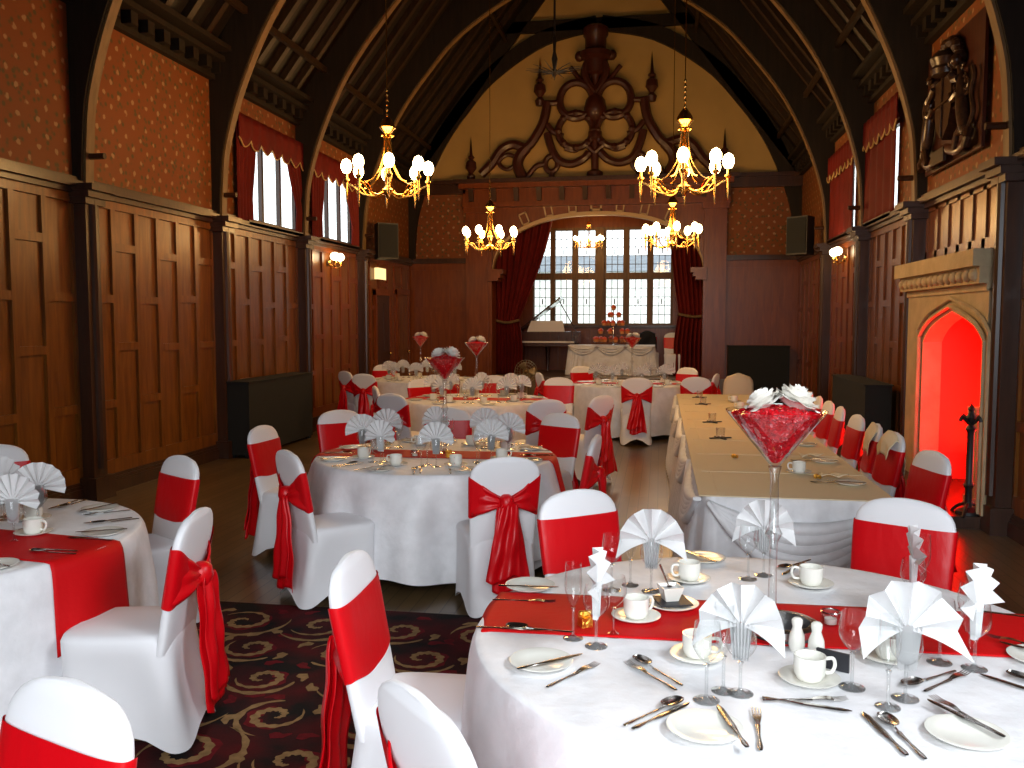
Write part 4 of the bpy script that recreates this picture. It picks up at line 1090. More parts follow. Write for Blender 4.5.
# cake table
b = MB(); cxc, cyc_, hw_, hd_ = -1.05, 19.75, .93, .35
per = []; n = 200
def fn(u, v):
    a = 2*pi*u; cx_, sy = se(a, 8); o = .02+.03*v*(.5+.5*sin(a*40))+.05*v
    return (cx_*(hw_+o), sy*(hd_+o), .66-.645*v)
b.grid(fn, 240, 10, cu=True); b.box(-hw_-.02, hw_+.02, -hd_-.02, hd_+.02, .65, .665)
def sw(x0, x1):
    for k in range(3):
        b.tube([(x0+(x1-x0)*i/12, -hd_-.09, .64-(.05+.12*k/2)*4*(i/12)*(1-i/12)) for i in range(13)], .022, 6)
for i in range(3): sw(-hw_+i*2*hw_/3, -hw_+(i+1)*2*hw_/3)
o = b.obj('cake_table', M['cloth'], loc=(cxc, cyc_, BZ), angle=80); tag(o, 'cloth-draped table carrying the cupcake stand in the bay', 'table')
cs = empty('cupcake_stand', (-1.02, 19.7, BZ+.668)); b = MB(); b.lathe([(0,0),(.12,0),(.12,.015),(.012,.02),(.012,.78),(0,.80)], 14); b.obj('stem', M['silver'], cs)
tiers = [(.06, .40, 10), (.24, .31, 7), (.42, .21, 5), (.60, .12, 3), (.76, .0, 1)]
for z, r, n in tiers:
    b = MB(); b.lathe([(.0,z),(r+.05,z),(r+.055,z+.008),(0,z+.008)], 28); b.obj('tier', M['glass'], cs)
tag(cs, 'tall tiered cupcake stand on the table before the leaded window', 'cake stand')
b = MB(); b.lathe([(0,0),(.032,0),(.045,.045),(0,.045)], 12); cakeM = b.mesh('sponge', M['cake'])
b = MB(); b.lathe([(.047,0),(.05,.012),(.035,.035),(.015,.05),(0,.055)], 12); iceM = b.mesh('icing', M['icing'])
for z, r, n in tiers:
    for i in range(n):
        a = 2*pi*i/n+z*3-pi/2; c = empty('cupcake', (-1.02+r*cos(a), 19.7+r*sin(a), BZ+.668+z+.008)); inst('sponge', cakeM, c); inst('icing', iceM, c, (0,0,.045)); c.scale = (1.25,1.25,1.25)
        tag(c, 'orange and red iced cupcake on the tiered stand in the bay', 'cupcake', 'cupcakes on the tiered stand')

# grand piano
pn = empty('grand_piano', (-2.55, 20.6, BZ)); b = MB()
body = [(-.72,-.40),(.72,-.40),(.72,.15),(.55,.40),(.15,.52),(-.25,.60),(-.72,.60)]
b.prism(body, .62, .95, 'Z'); b.obj('case', M['piano'], pn, smooth=False)
b = MB(); b.box(-.72,.72,-.60,-.40,.62,.70); b.box(-.72,-.64,-.60,-.38,.62,.84); b.box(.64,.72,-.60,-.38,.62,.84); b.obj('key_bed', M['piano'], pn, smooth=False)
b = MB(); b.box(-.62,.62,-.58,-.41,.70,.735); b.obj('keyboard', M['ivory'], pn, smooth=False)
lid = MB(); an = radians(38); L_ = 1.25
lid.prism([(-.72,.955),(-.72+L_*cos(an),.955+L_*sin(an)),(-.74+L_*cos(an),.985+L_*sin(an)),(-.74,.985)], -.15, .58); lid.obj('lid', M['piano'], pn, smooth=False)
st = MB(); st.tube([(.60,.2,.95),(.20,.2,1.66)], .012, 6); st.obj('lid_prop', M['piano'], pn)
ms = MB(); ms.add([(-.50,-.30,.95),(.38,-.30,.95),(.32,-.18,1.20),(-.42,-.18,1.20),(-.50,-.28,.95),(.38,-.28,.95),(.32,-.16,1.20),(-.42,-.16,1.20)], [(0,1,2,3),(7,6,5,4),(0,4,5,1),(1,5,6,2),(2,6,7,3),(3,7,4,0)]); ms.obj('music_desk', M['paper'], pn, smooth=False)
for x, y in ((-.6,-.45),(.6,-.45),(-.1,.4)):
    b = MB(); b.lathe([(0,0),(.04,0),(.03,.06),(.06,.5),(.07,.62),(0,.62)], 10, (x,y,0)); b.obj('leg', M['piano'], pn)
tag(pn, 'dark mahogany grand piano with raised lid in the bay by the left curtain', 'piano')

# pedestal fan
fn_ = empty('pedestal_fan', (-2.62, 17.4, 0)); b = MB(); b.lathe([(0,0),(.20,0),(.20,.02),(.02,.05),(.015,.60),(0,.60)], 18); b.obj('stand', M['fanmetal'], fn_)
b = MB()
for r in (.06,.12,.18,.225): b.tube([(r*cos(2*pi*i/32), -.10+.0*r, .70+r*sin(2*pi*i/32)) for i in range(33)], .005, 5)
for i in range(24): a = 2*pi*i/24; b.tube([(.04*cos(a),-.11,.70+.04*sin(a)),(.15*cos(a),-.12,.70+.15*sin(a)),(.225*cos(a),-.06,.70+.225*sin(a)),(.15*cos(a),.02,.70+.15*sin(a))], .003, 4)
b.obj('guard', M['fanmetal'], fn_)
for i in range(3):
    b = MB(); a0 = 2*pi*i/3
    b.grid(lambda u, v: ((.04+.15*u)*cos(a0+(v-.5)*1.1), -.06+.03*(v-.5), .70+(.04+.15*u)*sin(a0+(v-.5)*1.1)), 6, 6); o = b.obj('blade', M['fanmetal'], fn_); o.modifiers.new('s','SOLIDIFY').thickness = .004
b = MB(); b.ball((0,-.10,.70), .045, 12); b.ball((0,.02,.68), .07, 12, 1); b.obj('motor', M['soffit'], fn_)
tag(fn_, 'round brass-coloured floor fan standing by the left curtain', 'fan')

# ================================================================== TABLEWARE
def make_fan(n=10, amp=.011, a0=-14, droop=0):
    b = MB(); R = .118; th0, th1 = radians(a0), radians(180-a0)
    m = 2*n+1
    def fn(u, v):
        i = round(u*(m-1)); a = th0+(th1-th0)*i/(m-1); r = .012+(R-.012)*v; side = (i % 2)*2-1
        dz = side*amp*(r/R)**.8; r *= 1-(.06 if side > 0 and droop else 0)
        wing = abs(2*i/(m-1)-1)**3
        return (cos(a)*r, dz-.02*wing*v-droop*.03*wing*v, sin(a)*r-droop*.035*wing*v*v)
    b.grid(fn, m, 7)
    def fc(u, v):
        i = round(u*(m-1)); side = (i % 2)*2-1; w = .030-.010*v
        return ((u-.5)*2*w, side*.010*(1-.3*v), .012-.105*v)
    b.grid(fc, m, 5)
    me = b.mesh('napkin_fan', M['napkin'], angle=25); return me
fanM = make_fan(); fanW = make_fan(6, .026, -4, 1); fanE = make_fan(7, .014, -4, 0)
def glass_mesh(h, stem, rb, rm_, foot=.034):
    b = MB(); b.lathe([(0,0),(foot,0),(foot,.002),(.012,.006),(.0045,.014),(.004,stem*.5),(.0045,stem-.008),(.008,stem),(0,stem+.001)], 20); st_ = b.mesh('stem', M['stemglass'])
    b = MB(); H_ = h-stem; pr = []
    for i in range(13):
        t_ = i/12; r = rb*(sin(min(1, t_*1.9)*pi/2)**.8) if t_ < .53 else rb+(rm_-rb)*((t_-.53)/.47)**1.3
        pr.append((max(r, 1e-4) if i else 0, stem+H_*t_))
    b.lathe_open(pr, 24); bw = b.mesh('bowl', M['glass']); return st_, bw
G = dict(wine=glass_mesh(.205, .095, .037, .031), flute=glass_mesh(.235, .095, .027, .024, .031), goblet=glass_mesh(.185, .085, .040, .034))
def prof_cup():
    b = MB(); b.lathe([(0,0),(.030,0),(.036,.006),(.041,.02),(.042,.066),(.039,.066),(.038,.02),(.030,.010),(0,.010)], 28)
    body = b.mesh('cup_body', M['china'])
    b = MB(); b.tube(smooth_path([(.039,0,.055),(.062,0,.056),(.068,0,.036),(.058,0,.018),(.040,0,.018)],5), .005, 8); hd = b.mesh('cup_handle', M['china']); return body, hd
cupM = prof_cup()
b = MB(); b.lathe([(0,0),(.035,0),(.045,.003),(.078,.014),(.080,.017),(.076,.018),(.040,.008),(0,.007)], 32); saucerM = b.mesh('saucer', M['china'])
b = MB(); b.lathe([(0,0),(.055,0),(.065,.004),(.088,.013),(.090,.016),(.086,.017),(.060,.009),(0,.008)], 36); plateM = b.mesh('side_plate', M['china'])
def handle(b, L, w=.0075):
    def fn(u, v):
        a = 2*pi*v; k = .45+.55*abs(2*u-.9)**1.2 if u < .9 else .85*(1-(u-.9)*3)
        return (-L*u, cos(a)*w*max(k,.3)*(1), .003+sin(a)*.0022)
    b.grid(fn, 14, 8, cv=True)
def make_fork():
    b = MB(); handle(b, .125); 
    b.grid(lambda u, v: (.055*u, (v-.5)*2*(.004+.008*u**.8), .004+.003*sin(u*pi)+.001), 8, 5)
    b.grid(lambda u, v: (.055*u, (v-.5)*2*(.004+.008*u**.8), .0025+.003*sin(u*pi)+.001), 8, 5)
    for i in range(4): y = (i-1.5)*.0068; b.tube([(.053,y,.004),(.070,y,.003),(.092,y,.006)], [.0017,.0016,.0009], 5)
    return b.mesh('fork', M['silver'])
def make_spoon():
    b = MB(); handle(b, .125); b.tube([(0,0,.003),(.025,0,.006)], .003, 6)
    for dz in (0, .0015): b.grid(lambda u, v: (.055-.035*cos(pi*u), (v-.5)*2*.021*sin(pi*u)**.7, .010+dz-.009*sin(pi*u)*(1-(2*v-1)**2)), 14, 9)
    return b.mesh('spoon', M['silver'])
def make_knife():
    b = MB(); handle(b, .10, .009)
    def fn(u, v):
        a = 2*pi*v; h = .010*(1-.0*u)*(1 if u < .75 else sqrt(max(0.02, 1-((u-.75)/.25)**2)))
        return (.115*u, (sin(a)*h*.9)+.001, .003+cos(a)*.0011)
    b.grid(fn, 12, 8, cv=True); return b.mesh('knife', M['silver'])
CUT = dict(fork=make_fork(), spoon=make_spoon(), knife=make_knife())
def put_cut(kind, x, y, ang, z, lab, grp):
    o = inst('table_'+kind if kind != 'fork' else 'dinner_fork', CUT[kind], None, (x, y, z), ang)
    o.name = {'fork':'dinner_fork','spoon':'dessert_spoon','knife':'table_knife'}[kind]; tag(o, lab, kind, grp); return o
def cut_seg(kind, x0, y0, x1, y1, lab, grp, z=.7545):
    """handle end (x0,y0) to tip (x1,y1)"""
    a = atan2(y1-y0, x1-x0); cx_, cy_ = (x0+x1)/2, (y0+y1)/2; off = {'fork':-.016,'spoon':-.018,'knife':.0}[kind]
    put_cut(kind, cx_-cos(a)*(-off)*-1, cy_-sin(a)*(-off)*-1, a, z, lab, grp)
def put_glass(kind, x, y, lab, grp, z=.7505, parts=True, name=None):
    t = empty(name or {'wine':'wine_glass','flute':'champagne_flute','goblet':'wine_glass'}[kind], (x, y, z)); inst('stem', G[kind][0], t); inst('bowl', G[kind][1], t)
    tag(t, lab, 'glass', grp); return t
def put_fan(x, y, ang, lab, grp, z=.7505, sc=1, base='goblet', me=None):
    zr = {'goblet':.185,'wine':.205}[base]
    o = inst('fan_napkin', me or fanM, None, (x, y, z+zr-.005), ang, sc); tag(o, lab, 'napkin', grp); return o
def put_cup(x, y, ang, lab, slab, grp, z=.7505, cup=True):
    s = inst('saucer', saucerM, None, (x, y, z)); tag(s, slab, 'saucer', grp and grp+' saucers')
    if cup:
        c = empty('coffee_cup', (x, y, z+.0085), ang); inst('cup_body', cupM[0], c); inst('cup_handle', cupM[1], c); tag(c, lab, 'cup', grp and grp+' cups')
def put_plate(x, y, lab, grp, z=.7505): o = inst('side_plate', plateM, None, (x, y, z)); tag(o, lab, 'plate', grp)

# martini vase
b = MB(); b.lathe([(0,0),(.075,0),(.078,.004),(.03,.012),(.014,.03),(.012,.25),(.014,.30),(.026,.325),(.014,.35),(.012,.50),(.020,.53),(0,.53)], 28); mvS = b.mesh('stem', M['stemglass'])
b = MB(); b.lathe_open([(0,.525),(.012,.53),(.146,.695),(.148,.70),(.144,.70)], 48); mvB = b.mesh('bowl', M['glass'])
def bead_mesh():
    rd = random.Random(5); b = MB()
    def fn(u, v):
        a = 2*pi*u; 
        if v < .6: k = v/.6; r = .006+.128*k; z = .540+.152*k
        else: k = (v-.6)/.4; r = .134*(1-k); z = .692+.022*sin(k*pi/2)
        j = .003 if 0 < v < 1 else 0
        return (r*cos(a)+rd.uniform(-j,j), r*sin(a)+rd.uniform(-j,j), z+rd.uniform(-j,j)*1.2)
    b.grid(fn, 64, 34, cu=True); return b.mesh('crystal_filling', M['beads'], angle=20)
mvF = bead_mesh()
def rose_mesh():
    b = MB(); rd = random.Random(2)
    for layer, (n, r, h, open_) in enumerate([(3,.016,.052,.0),(4,.027,.052,.15),(5,.038,.047,.3),(6,.046,.040,.5),(7,.052,.030,.7)]):
        for i in range(n):
            a0 = 2*pi*i/n+layer*.7+rd.uniform(-.2,.2); wd = 2*pi/n*.85
            def fn(u, v):
                a = a0+(u-.5)*2*wd*(.55+.45*sin(pi*min(1,v*.8+.12))**.5); rr = r*(.35+.65*v**.7)+.014*open_*v**3
                z = h*v-.018*open_*v**2.2*1.6+.004*sin(u*6+i)*v
                return (rr*cos(a), rr*sin(a), z+.002)
            b.grid(fn, 9, 7)
    b.ball((0,0,.018), .022, 10); return b.mesh('rose_bloom', M['rose'], angle=70)
roseM = rose_mesh()
def martini(x, y, lab, where, sc=1):
    t = empty('martini_vase', (x, y, .7505)); inst('stem', mvS, t); inst('bowl', mvB, t); inst('crystal_filling', mvF, t); t.scale = (sc,)*3
    tag(t, lab, 'vase', 'martini glass vases')
    for dx, dy, s, tl, w_ in ((-.032,-.02,1.05,.35,'left'), (.045,-.01,1.25,-.25,'right')):
        o = inst('white_rose', roseM, None, (x+dx*sc, y+dy*sc, .7505+.708*sc), 0, s*sc); o.rotation_euler = (.35, tl*-1, dx*30)
        tag(o, 'white rose bloom, the %s one on the %s' % (w_, where), 'flower', 'white roses on the martini vases')
martini(.347, 2.72, 'large martini glass vase of red crystals on the front right table', 'martini vase of the front right table')
martini(-1.54, 6.22, 'martini glass vase of red crystals on the middle table', 'martini vase of the middle table')
martini(T5[0], T5[1]-.05, 'martini glass vase of red crystals on the second middle table', 'martini vase of the second middle table')
martini(T6[0]-.02, T6[1], 'martini glass vase of red crystals on the far left table', 'martini vase of the far left table')
martini(T3[0], T3[1]+.2, 'martini glass vase of red crystals on the far centre table', 'martini vase of the far centre table')

# --- front right table, piece by piece
F = 'on the front right table'
FG = None
for k, x, y, lab in [('flute',-.25,2.618,'champagne flute at the far left of the front table, left of the upright strip napkin'),
        ('flute',-.096,3.19,'champagne flute behind the wine glass near the red band of the left rear chair'),
        ('flute',.575,2.27,'champagne flute between the wine glass and the big napkin near the front table edge'),
        ('flute',.901,3.171,'champagne flute in front of the right rear chair of the front table'),
        ('flute',.175,2.30,'champagne flute tight beside the near wine glass left of the centre napkin'),
        ('goblet',-.130,2.67,'wine glass just right of the upright strip napkin at the front left'),
        ('wine',-.160,3.12,'wine glass before the rear left chair, left of the wide fan napkin'),
        ('wine',.128,2.235,'wine glass standing in front of the cup, left of the centre fan napkin'),
        ('wine',.337,3.34,'wine glass left of the martini stem at the back of the front table'),
        ('wine',.512,2.38,'wine glass right of the cup with the salt and pepper pots'),
        ('goblet',.793,2.60,'wine glass on the red runner edge, right of the biggest napkin'),
        ('wine',.905,2.70,'wine glass behind the rightmost napkin of the front table')]:
    put_glass(k, x, y, lab, FG)
for x, y, an, kk, lab in [(-.176,2.563,82,1.0,'white fan napkin seen edge-on, leftmost on the front table'),
        (-.02,3.131,0,1.05,'wide white fan napkin at the back left of the front table'),
        (.217,2.292,-12,.98,'white fan napkin in the centre foreground, in front of the silver stand'),
        (.40,3.40,-8,.98,'white fan napkin standing behind the martini stem'),
        (.632,2.331,4,1.12,'widest white fan napkin at the right foreground'),
        (.831,3.02,84,1.0,'white fan napkin edge-on as a tall strip before the right rear chair'),
        (.875,2.568,52,1.0,'half-turned white fan napkin at the right edge of the front table')]:
    put_fan(x, y, radians(an), lab, FG, sc=kk, me=fanE if abs(an) > 45 else fanW); put_glass('goblet', x, y, 'stemmed glass holding the '+lab.replace('white ','',1), FG)
for x, y, an, w_ in [(-.065,2.823,40,'on the red runner at the left'), (.118,3.278,200,'at the back by the sugar bowl'), (.116,2.517,-10,'left of the centre napkin'),
        (.555,3.288,170,'at the back behind the silver stand'), (.407,2.40,10,'before the salt and pepper'), (.659,2.60,30,'behind the biggest napkin at the right')]:
    put_cup(x, y, radians(an), 'white coffee cup '+w_+' of the front table', 'white saucer under the cup '+w_+' of the front table', None)
for x, y, w_ in [(-.319,2.399,'at the left end, nearest the damask edge'), (-.453,3.095,'by the red chair at the back left'), (.115,2.06,'at the front edge, left of centre'), (.715,2.13,'with fork and knife across it'), (1.085,2.66,'cut by the right side of the picture'), (.184,3.58,'at the very back with a knife across it')]:
    put_plate(x, y, 'white side plate '+w_+' of the front table', None)
CT = [('knife',-.39,2.30,-.20,2.455,'laid across the left side plate',1), ('knife',-.57,3.051,-.351,3.064,'laid across the plate by the rear left chair',1), ('fork',-.291,2.226,-.152,2.437,'right of the left side plate',0),
 ('fork',-.56,2.93,-.34,2.942,'lying on the runner at the rear left',0), ('knife',-.56,2.655,-.36,2.662,'along the near edge of the runner, far left',0), ('spoon',-.28,2.66,-.44,2.672,'crossing the knife on the left of the runner',0),
 ('spoon',.076,2.30,-.065,2.49,'with bowl pointing up-left, left of the near wine glass',0), ('fork',.055,2.275,-.085,2.45,'beneath the spoon left of the near wine glass',0), ('spoon',-.078,2.045,.070,2.225,'lying upper of a pair left of the front plate',0), ('knife',-.062,2.025,.086,2.205,'lower of a pair left of the front plate',0),
 ('knife',.205,1.955,.155,2.165,'on the front plate left of centre',1), ('fork',.235,1.975,.248,2.205,'standing beside the front plate, tines away from us',0),
 ('knife',.265,2.268,.47,2.222,'before the cup with salt and pepper, nearer us',0), ('fork',.275,2.252,.48,2.292,'crossing the knife before the salt and pepper cup',0), ('knife',.555,2.003,.507,2.215,'left of a pair at the front right of centre',0), ('spoon',.590,1.995,.545,2.215,'with big shining bowl, right of the pair at the front',0),
 ('knife',.795,2.10,.677,2.29,'on the right front plate',1), ('fork',.785,2.115,.69,2.315,'across the right front plate',1), ('fork',.69,2.375,.85,2.535,'between the biggest and rightmost napkins',0), ('spoon',.80,2.52,.66,2.41,'near the stem of the biggest napkin glass',0),
 ('knife',1.03,2.37,.885,2.51,'pointing in from the right picture edge',0), ('spoon',1.08,2.38,.955,2.53,'by the right picture edge, bowl up',0), ('fork',1.17,2.69,.985,2.80,'resting on the rightmost plate',1), ('knife',1.17,2.62,1.02,2.74,'resting on the rightmost plate beside a fork',1),
 ('knife',.235,3.49,.105,3.665,'across the rearmost plate',1), ('knife',.58,3.60,.472,3.41,'dark at the back right of the martini stem',0), ('spoon',.60,3.63,.48,3.49,'at the back right of the martini stem',0),
 ('fork',.86,3.04,.872,2.83,'on the runner right of the biggest napkin',0), ('spoon',-.04,3.10,.10,3.24,'left of the rear cup behind the sugar bowl',0), ('knife',1.0,3.10,1.19,3.04,'at the far right end behind the runner',0)]
for k, a_, b_, c_, d_, w_, on in CT:
    cut_seg(k, a_, b_, c_, d_, {'knife':'steel knife ','fork':'steel fork ','spoon':'steel spoon '}[k]+w_+', front table', None, z=.7665 if on else .7530)
# sugar bowl on slate on plate
o = inst('sugar_dish_plate', plateM, None, (.052, 2.964, .7535)); tag(o, 'white plate with black slate under the square sugar bowl, front table', 'plate')
b = MB(); b.box(-.055,.055,-.055,.055,0,.005); o = b.obj('slate_coaster', M['slate'], loc=(.052,2.964,.7706), rz=.3, smooth=False); tag(o, 'black square slate under the sugar bowl on the front table', 'coaster')
b = MB()
def sq(m, prof, n=4):
    vs = []; fs = []
    for r, z in prof:
        for k in range(4): a = pi/4+k*pi/2; vs.append((r*cos(a)*1.414, r*sin(a)*1.414, z))
    for i in range(len(prof)-1):
        for k in range(4): fs.append((i*4+k, i*4+(k+1)%4, (i+1)*4+(k+1)%4, (i+1)*4+k))
    fs.append((3,2,1,0)); fs.append(tuple(4*(len(prof)-1)+k for k in range(4))); m.add(vs, fs)
sq(b, [(.022,0),(.036,.048),(.033,.048),(.022,.03)]); t = empty('sugar_bowl', (.045,2.968,.776), .35); b.obj('bowl', M['china'], t, smooth=False)
b = MB(); b.box(-.024,.024,-.024,.024,.030,.040); b.obj('sugar', M['napkin'], t, smooth=False)
tag(t, 'small square white sugar bowl with a spoon in it on the front table', 'bowl')
b = MB(); b.tube([(0,0,0),(-.03,0,.075)], [.003,.0045], 6); b.ball((.002,0,.0), .010, 8, .4); o = b.obj('sugar_spoon', M['silver'], loc=(.04,2.966,.822)); tag(o, 'small spoon standing in the square sugar bowl', 'spoon')
# salt and pepper
b = MB(); b.lathe([(0,0),(.020,0),(.024,.02),(.022,.045),(.013,.07),(.016,.082),(.016,.092),(.010,.098),(0,.099)], 20); potM = b.mesh('pot', M['china'])
for nm, x, y in (('salt_pot',.408,2.63), ('pepper_pot',.458,2.60)):
    o = inst(nm, potM, None, (x, y, .7505)); tag(o, 'white china %s pot beside the silver stand, the %s of the pair' % (nm.split('_')[0], 'left' if nm[0] == 's' else 'right'), 'condiment pot')
# silver mirror stand round the martini foot
t = empty('silver_stand', (.385, 2.78, .7535)); b = MB(); b.lathe([(.085,0),(.11,0),(.112,.03),(.105,.034),(.085,.034)], 36, closed=True); b.obj('rim', M['silver'], t)
b = MB(); b.lathe([(0,0),(.116,0),(.118,.004),(0,.004)], 36); b.obj('base', M['slate'], t)
tag(t, 'round silver mirrored stand at the foot of the martini vase', 'centrepiece stand'); 
def tealight(x, y, lab, z=.7545):
    t = empty('tealight_holder', (x, y, z)); b = MB(); b.lathe([(0,0),(.022,0),(.030,.012),(.032,.03),(.028,.045),(.026,.045),(.028,.03),(.02,.006),(0,.006)], 18); b.obj('cup', M['stemglass'], t)
    b = MB(); b.lathe([(0,.006),(.019,.006),(.019,.022),(0,.022)], 14); b.obj('candle', M['rose'], t); b = MB(); b.lathe([(.029,.040),(.032,.044),(.029,.047)], 18, closed=True); b.obj('rim', M['silver'], t)
    tag(t, lab, 'candle holder')
tealight(.545, 2.86, 'glass tealight holder on the runner right of the salt and pepper'); tealight(.262, 2.66, 'glass tealight holder left of the silver stand')
def favour(x, y, lab, z=.7545):
    b = MB(); b.box(-.018,.018,-.018,.018,0,.03); b.ball((0,0,.038), .014, 8)
    for s in (-1, 1): b.ball((s*.014,0,.042), .011, 8)
    o = b.obj('gold_favour', M['gold'], loc=(x, y, z), rz=.5, smooth=False); tag(o, lab, 'favour')
favour(-.222, 2.72, 'small gold-wrapped favour on the runner by the left flute'); favour(.29, 2.74, 'small gold-wrapped favour by the silver stand')
for i in range(5):
    o = MB().lathe([(0,0),(.009,0),(.010,.012),(0,.012)], 8).obj('chocolate', M['cork'], loc=(.27+.022*(i % 3), 2.95+.025*(i//3), .7545)); tag(o, 'small brown chocolate on the table behind the martini stem', 'chocolate', 'chocolates behind the martini stem')
b = MB(); b.box(-.045,.045,-.004,.004,0,.052); o = b.obj('black_card', M['slate'], loc=(.485,2.50,.7505), rz=-.5, smooth=False); tag(o, 'small upright black card right of the salt and pepper cup', 'card')

# --- other tables: settings laid round the edge
SECT = ['right','far right','far','far left','left','near left','near','near right']
def settings(T, R, tname, seats, full, rot=0, seats_all=8, fan_ang=None, rf=1):
    for k in seats:
        a = rot+2*pi*k/8; ux, uy = cos(a), sin(a); tx, ty = -sin(a), cos(a); sd = SECT[k]+' side of the '+tname
        def P_(r, t_): return T[0]+ux*r+tx*t_, T[1]+uy*r+ty*t_
        g = 'tableware on the '+tname
        x, y = P_(R*.62*rf, 0); fa = a+pi/2 if fan_ang is None else fan_ang+(.35*sin(k*2.1))
        put_fan(x, y, fa, 'white fan-folded napkin, '+sd, 'fan napkins on the '+tname, sc=1.02); put_glass('goblet', x, y, 'glass holding the fan napkin, '+sd, 'napkin glasses on the '+tname)
        x, y = P_(R*.60*rf, -.10); put_glass('wine', x, y, 'empty wine glass, '+sd, 'wine glasses on the '+tname)
        x, y = P_(R*.53*rf, -.06); put_glass('flute', x, y, 'empty champagne flute, '+sd, 'flutes on the '+tname)
        x, y = P_(R*.60*rf, .13); put_cup(x, y, a+k, 'white coffee cup, '+sd, 'white saucer with a cup, '+sd, g)
        x, y = P_(R*.83, .20); put_plate(x, y, 'white side plate, '+sd, 'side plates on the '+tname)
        if full:
            d = a+pi
            put_cut('knife', x, y, d+.5, .7665, 'knife across the side plate, '+sd, 'plate knives on the '+tname)
            x, y = P_(R*.83, .09); put_cut('fork', x, y, d, .7545, 'fork, '+sd, 'forks on the '+tname)
            x, y = P_(R*.83, -.10); put_cut('knife', x, y, d, .7545, 'table knife, '+sd, 'table knives on the '+tname)
            x, y = P_(R*.83, -.14); put_cut('spoon', x, y, d, .7545, 'spoon, '+sd, 'spoons on the '+tname)
settings(T2, .85, 'middle table', range(8), True, rot=.25, fan_ang=0)
settings(T4, .86, 'front left table', [0,1,2,3,7], True, rot=-.04, fan_ang=.2, rf=.79)
settings(T5, .88, 'second middle table', range(8), False, rot=.1, fan_ang=0)
settings(T6, .88, 'far left table', range(8), False, rot=.1, fan_ang=0)
settings(T3, .90, 'far centre table', range(8), False, rot=.3, fan_ang=0)
o = empty('milk_jug', (-3.03, 3.27, .754)); b = MB(); b.lathe([(0,0),(.035,0),(.045,.03),(.036,.07),(.040,.095),(.037,.095),(.033,.07),(.04,.03),(.03,.006),(0,.006)], 20); b.obj('body', M['china'], o); b = MB(); b.tube(smooth_path([(.038,0,.085),(.065,0,.08),(.062,0,.04),(.043,0,.03)],5), .005, 8); b.obj('handle', M['china'], o); tag(o, 'white china milk jug at the left edge on the front left table', 'jug')
for T, n in ((T2,'middle table'), (T5,'second middle table')):
    favour(T[0]+.12, T[1]-.12, 'small gold-wrapped favour near the vase of the '+n, .7545); tealight(T[0]-.12, T[1]-.14, 'tealight holder near the vase of the '+n)

# --- long table ware
LTN = 'long table'
ORD = ['nearest','second','third','fourth','fifth','sixth','seventh','eighth']
for i in range(7):
    y = 5.75+.82*i
    put_cup(.88, y, pi, 'shaded coffee cup on the long table, %s from the near end' % ORD[i], 'saucer on the long table, %s from the near end' % ORD[i], None)
    put_plate(1.12, y-.35, 'side plate at the right edge of the long table, %s from the near end' % ORD[i], None)
    b = MB(); b.grid(lambda u, v: ((u-.5)*.17+.02*v, (v-.5)*.12*(1-.3*u), .004+.018*abs(sin(u*pi*1.5+v*2))), 10, 8); o = b.obj('folded_napkin', M['warmlitcloth'], loc=(1.06, y-.12, .7535), rz=.4*sin(i*2.4)); o.modifiers.new('s','SOLIDIFY').thickness = .003
    tag(o, 'loosely folded warm-light-tinted napkin on the long table, %s from the near end' % ORD[i], 'napkin')
    put_cut('knife', 1.10, y-.36, 2.9, .7665, 'knife on the long table side plate, %s from the near end' % ORD[i], None)
    put_cut('fork', .99, y-.33, 3.1, .7530, 'fork on the long table, %s from the near end' % ORD[i], None)
for i, y in enumerate((7.35, 8.5, 10.3, 11.2)):
    t = empty('candle_stand', (.50, y, .753)); b = MB()
    for a in (0.0, pi/2): b.cbox((0,0,.004), (.19,.02,.008), Matrix.Rotation(a+.4, 3, 'Z'))
    b.obj('base', M['iron'], t, smooth=False); b = MB(); b.lathe([(0,.008),(.035,.008),(.038,.085),(.035,.085),(.033,.014),(0,.014)], 16); b.obj('glass_cup', M['stemglass'], t)
    tag(t, 'glass candle cup on a black cross base, %s along the long table' % ORD[i], 'candle holder')
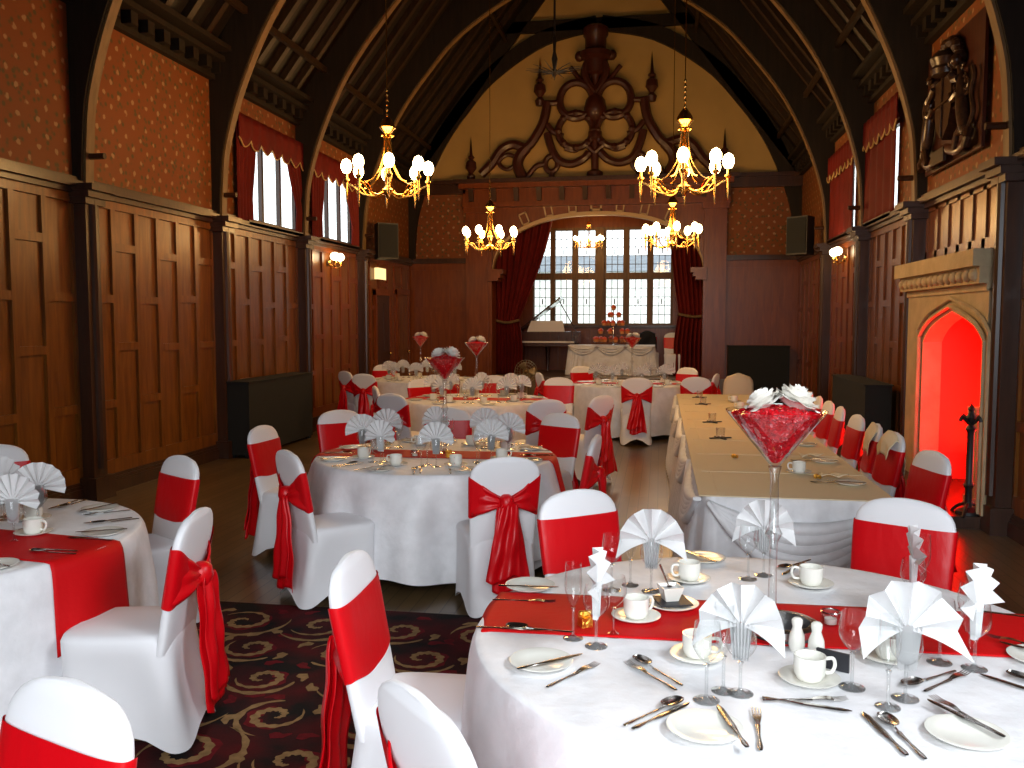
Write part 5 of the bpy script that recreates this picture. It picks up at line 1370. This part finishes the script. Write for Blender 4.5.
for i, (x, y) in enumerate(((.52,6.3),(.95,5.55))):
    b = MB(); b.ball((0,0,.015), .016, 8); b.ball((.022,0,.012), .013, 8); b.ball((.008,.02,.013), .014, 8); o = b.obj('gold_ornament', M['gold'], loc=(x,y,.7535)); tag(o, 'small cluster of gold baubles, %s on the long table' % ('left of centre' if i == 0 else 'near its front right'), 'ornament')

# ================================================================== LIGHT, CAMERA
def area(name, loc, rot, sx, sy, e, col):
    l = bpy.data.lights.new(name, 'AREA'); l.shape = 'RECTANGLE'; l.size = sx; l.size_y = sy; l.energy = e; l.color = col
    l.spread = radians(94)
    o = inst(name, l, None, loc); o.rotation_euler = rot; return o
area('near_window_daylight', ((W0+W1)/2, YB-.06, (V0+V1)/2), (radians(54), 0, 0), W1-W0-.2, V1-V0-.2, 160, (.88,.94,1.0))
area('side_window_daylight', (XR-.02, 1.4, 3.6), (0, radians(50), 0), 1.1, 2.2, 58, (.90,.95,1.0))
wd = bpy.data.worlds.new('World'); S.world = wd; wd.use_nodes = True
bg = wd.node_tree.nodes['Background']; bg.inputs[0].default_value = (.86,.93,1,1); bg.inputs[1].default_value = 3.2
cam = bpy.data.cameras.new('Camera'); co = inst('Camera', cam, None, (0,0,1.72)); S.camera = co
FPX = 880.; cam.sensor_width = 36; cam.lens = FPX/1024*36; cam.clip_start = .05; cam.clip_end = 300
d = Vector(((660-512)/FPX, -(320-384)/FPX, -1)).normalized(); zz = Vector((0, -d.z, d.y)).normalized(); xx = d.cross(zz)
Mw = Matrix((xx, d, zz))     # rows: world axes expressed in camera space
co.rotation_euler = Mw.to_euler()
S.view_settings.view_transform = 'Standard'; S.view_settings.look = 'None'; S.view_settings.gamma = 1; S.view_settings.exposure = 0
try: S.view_settings.use_curve_mapping = False
except Exception: pass
c = S.cycles
c.use_denoising = True; c.max_bounces = 8; c.diffuse_bounces = 4; c.glossy_bounces = 4; c.transparent_max_bounces = 24; c.transmission_bounces = 6
c.caustics_reflective = False; c.caustics_refractive = False; c.sample_clamp_indirect = 6
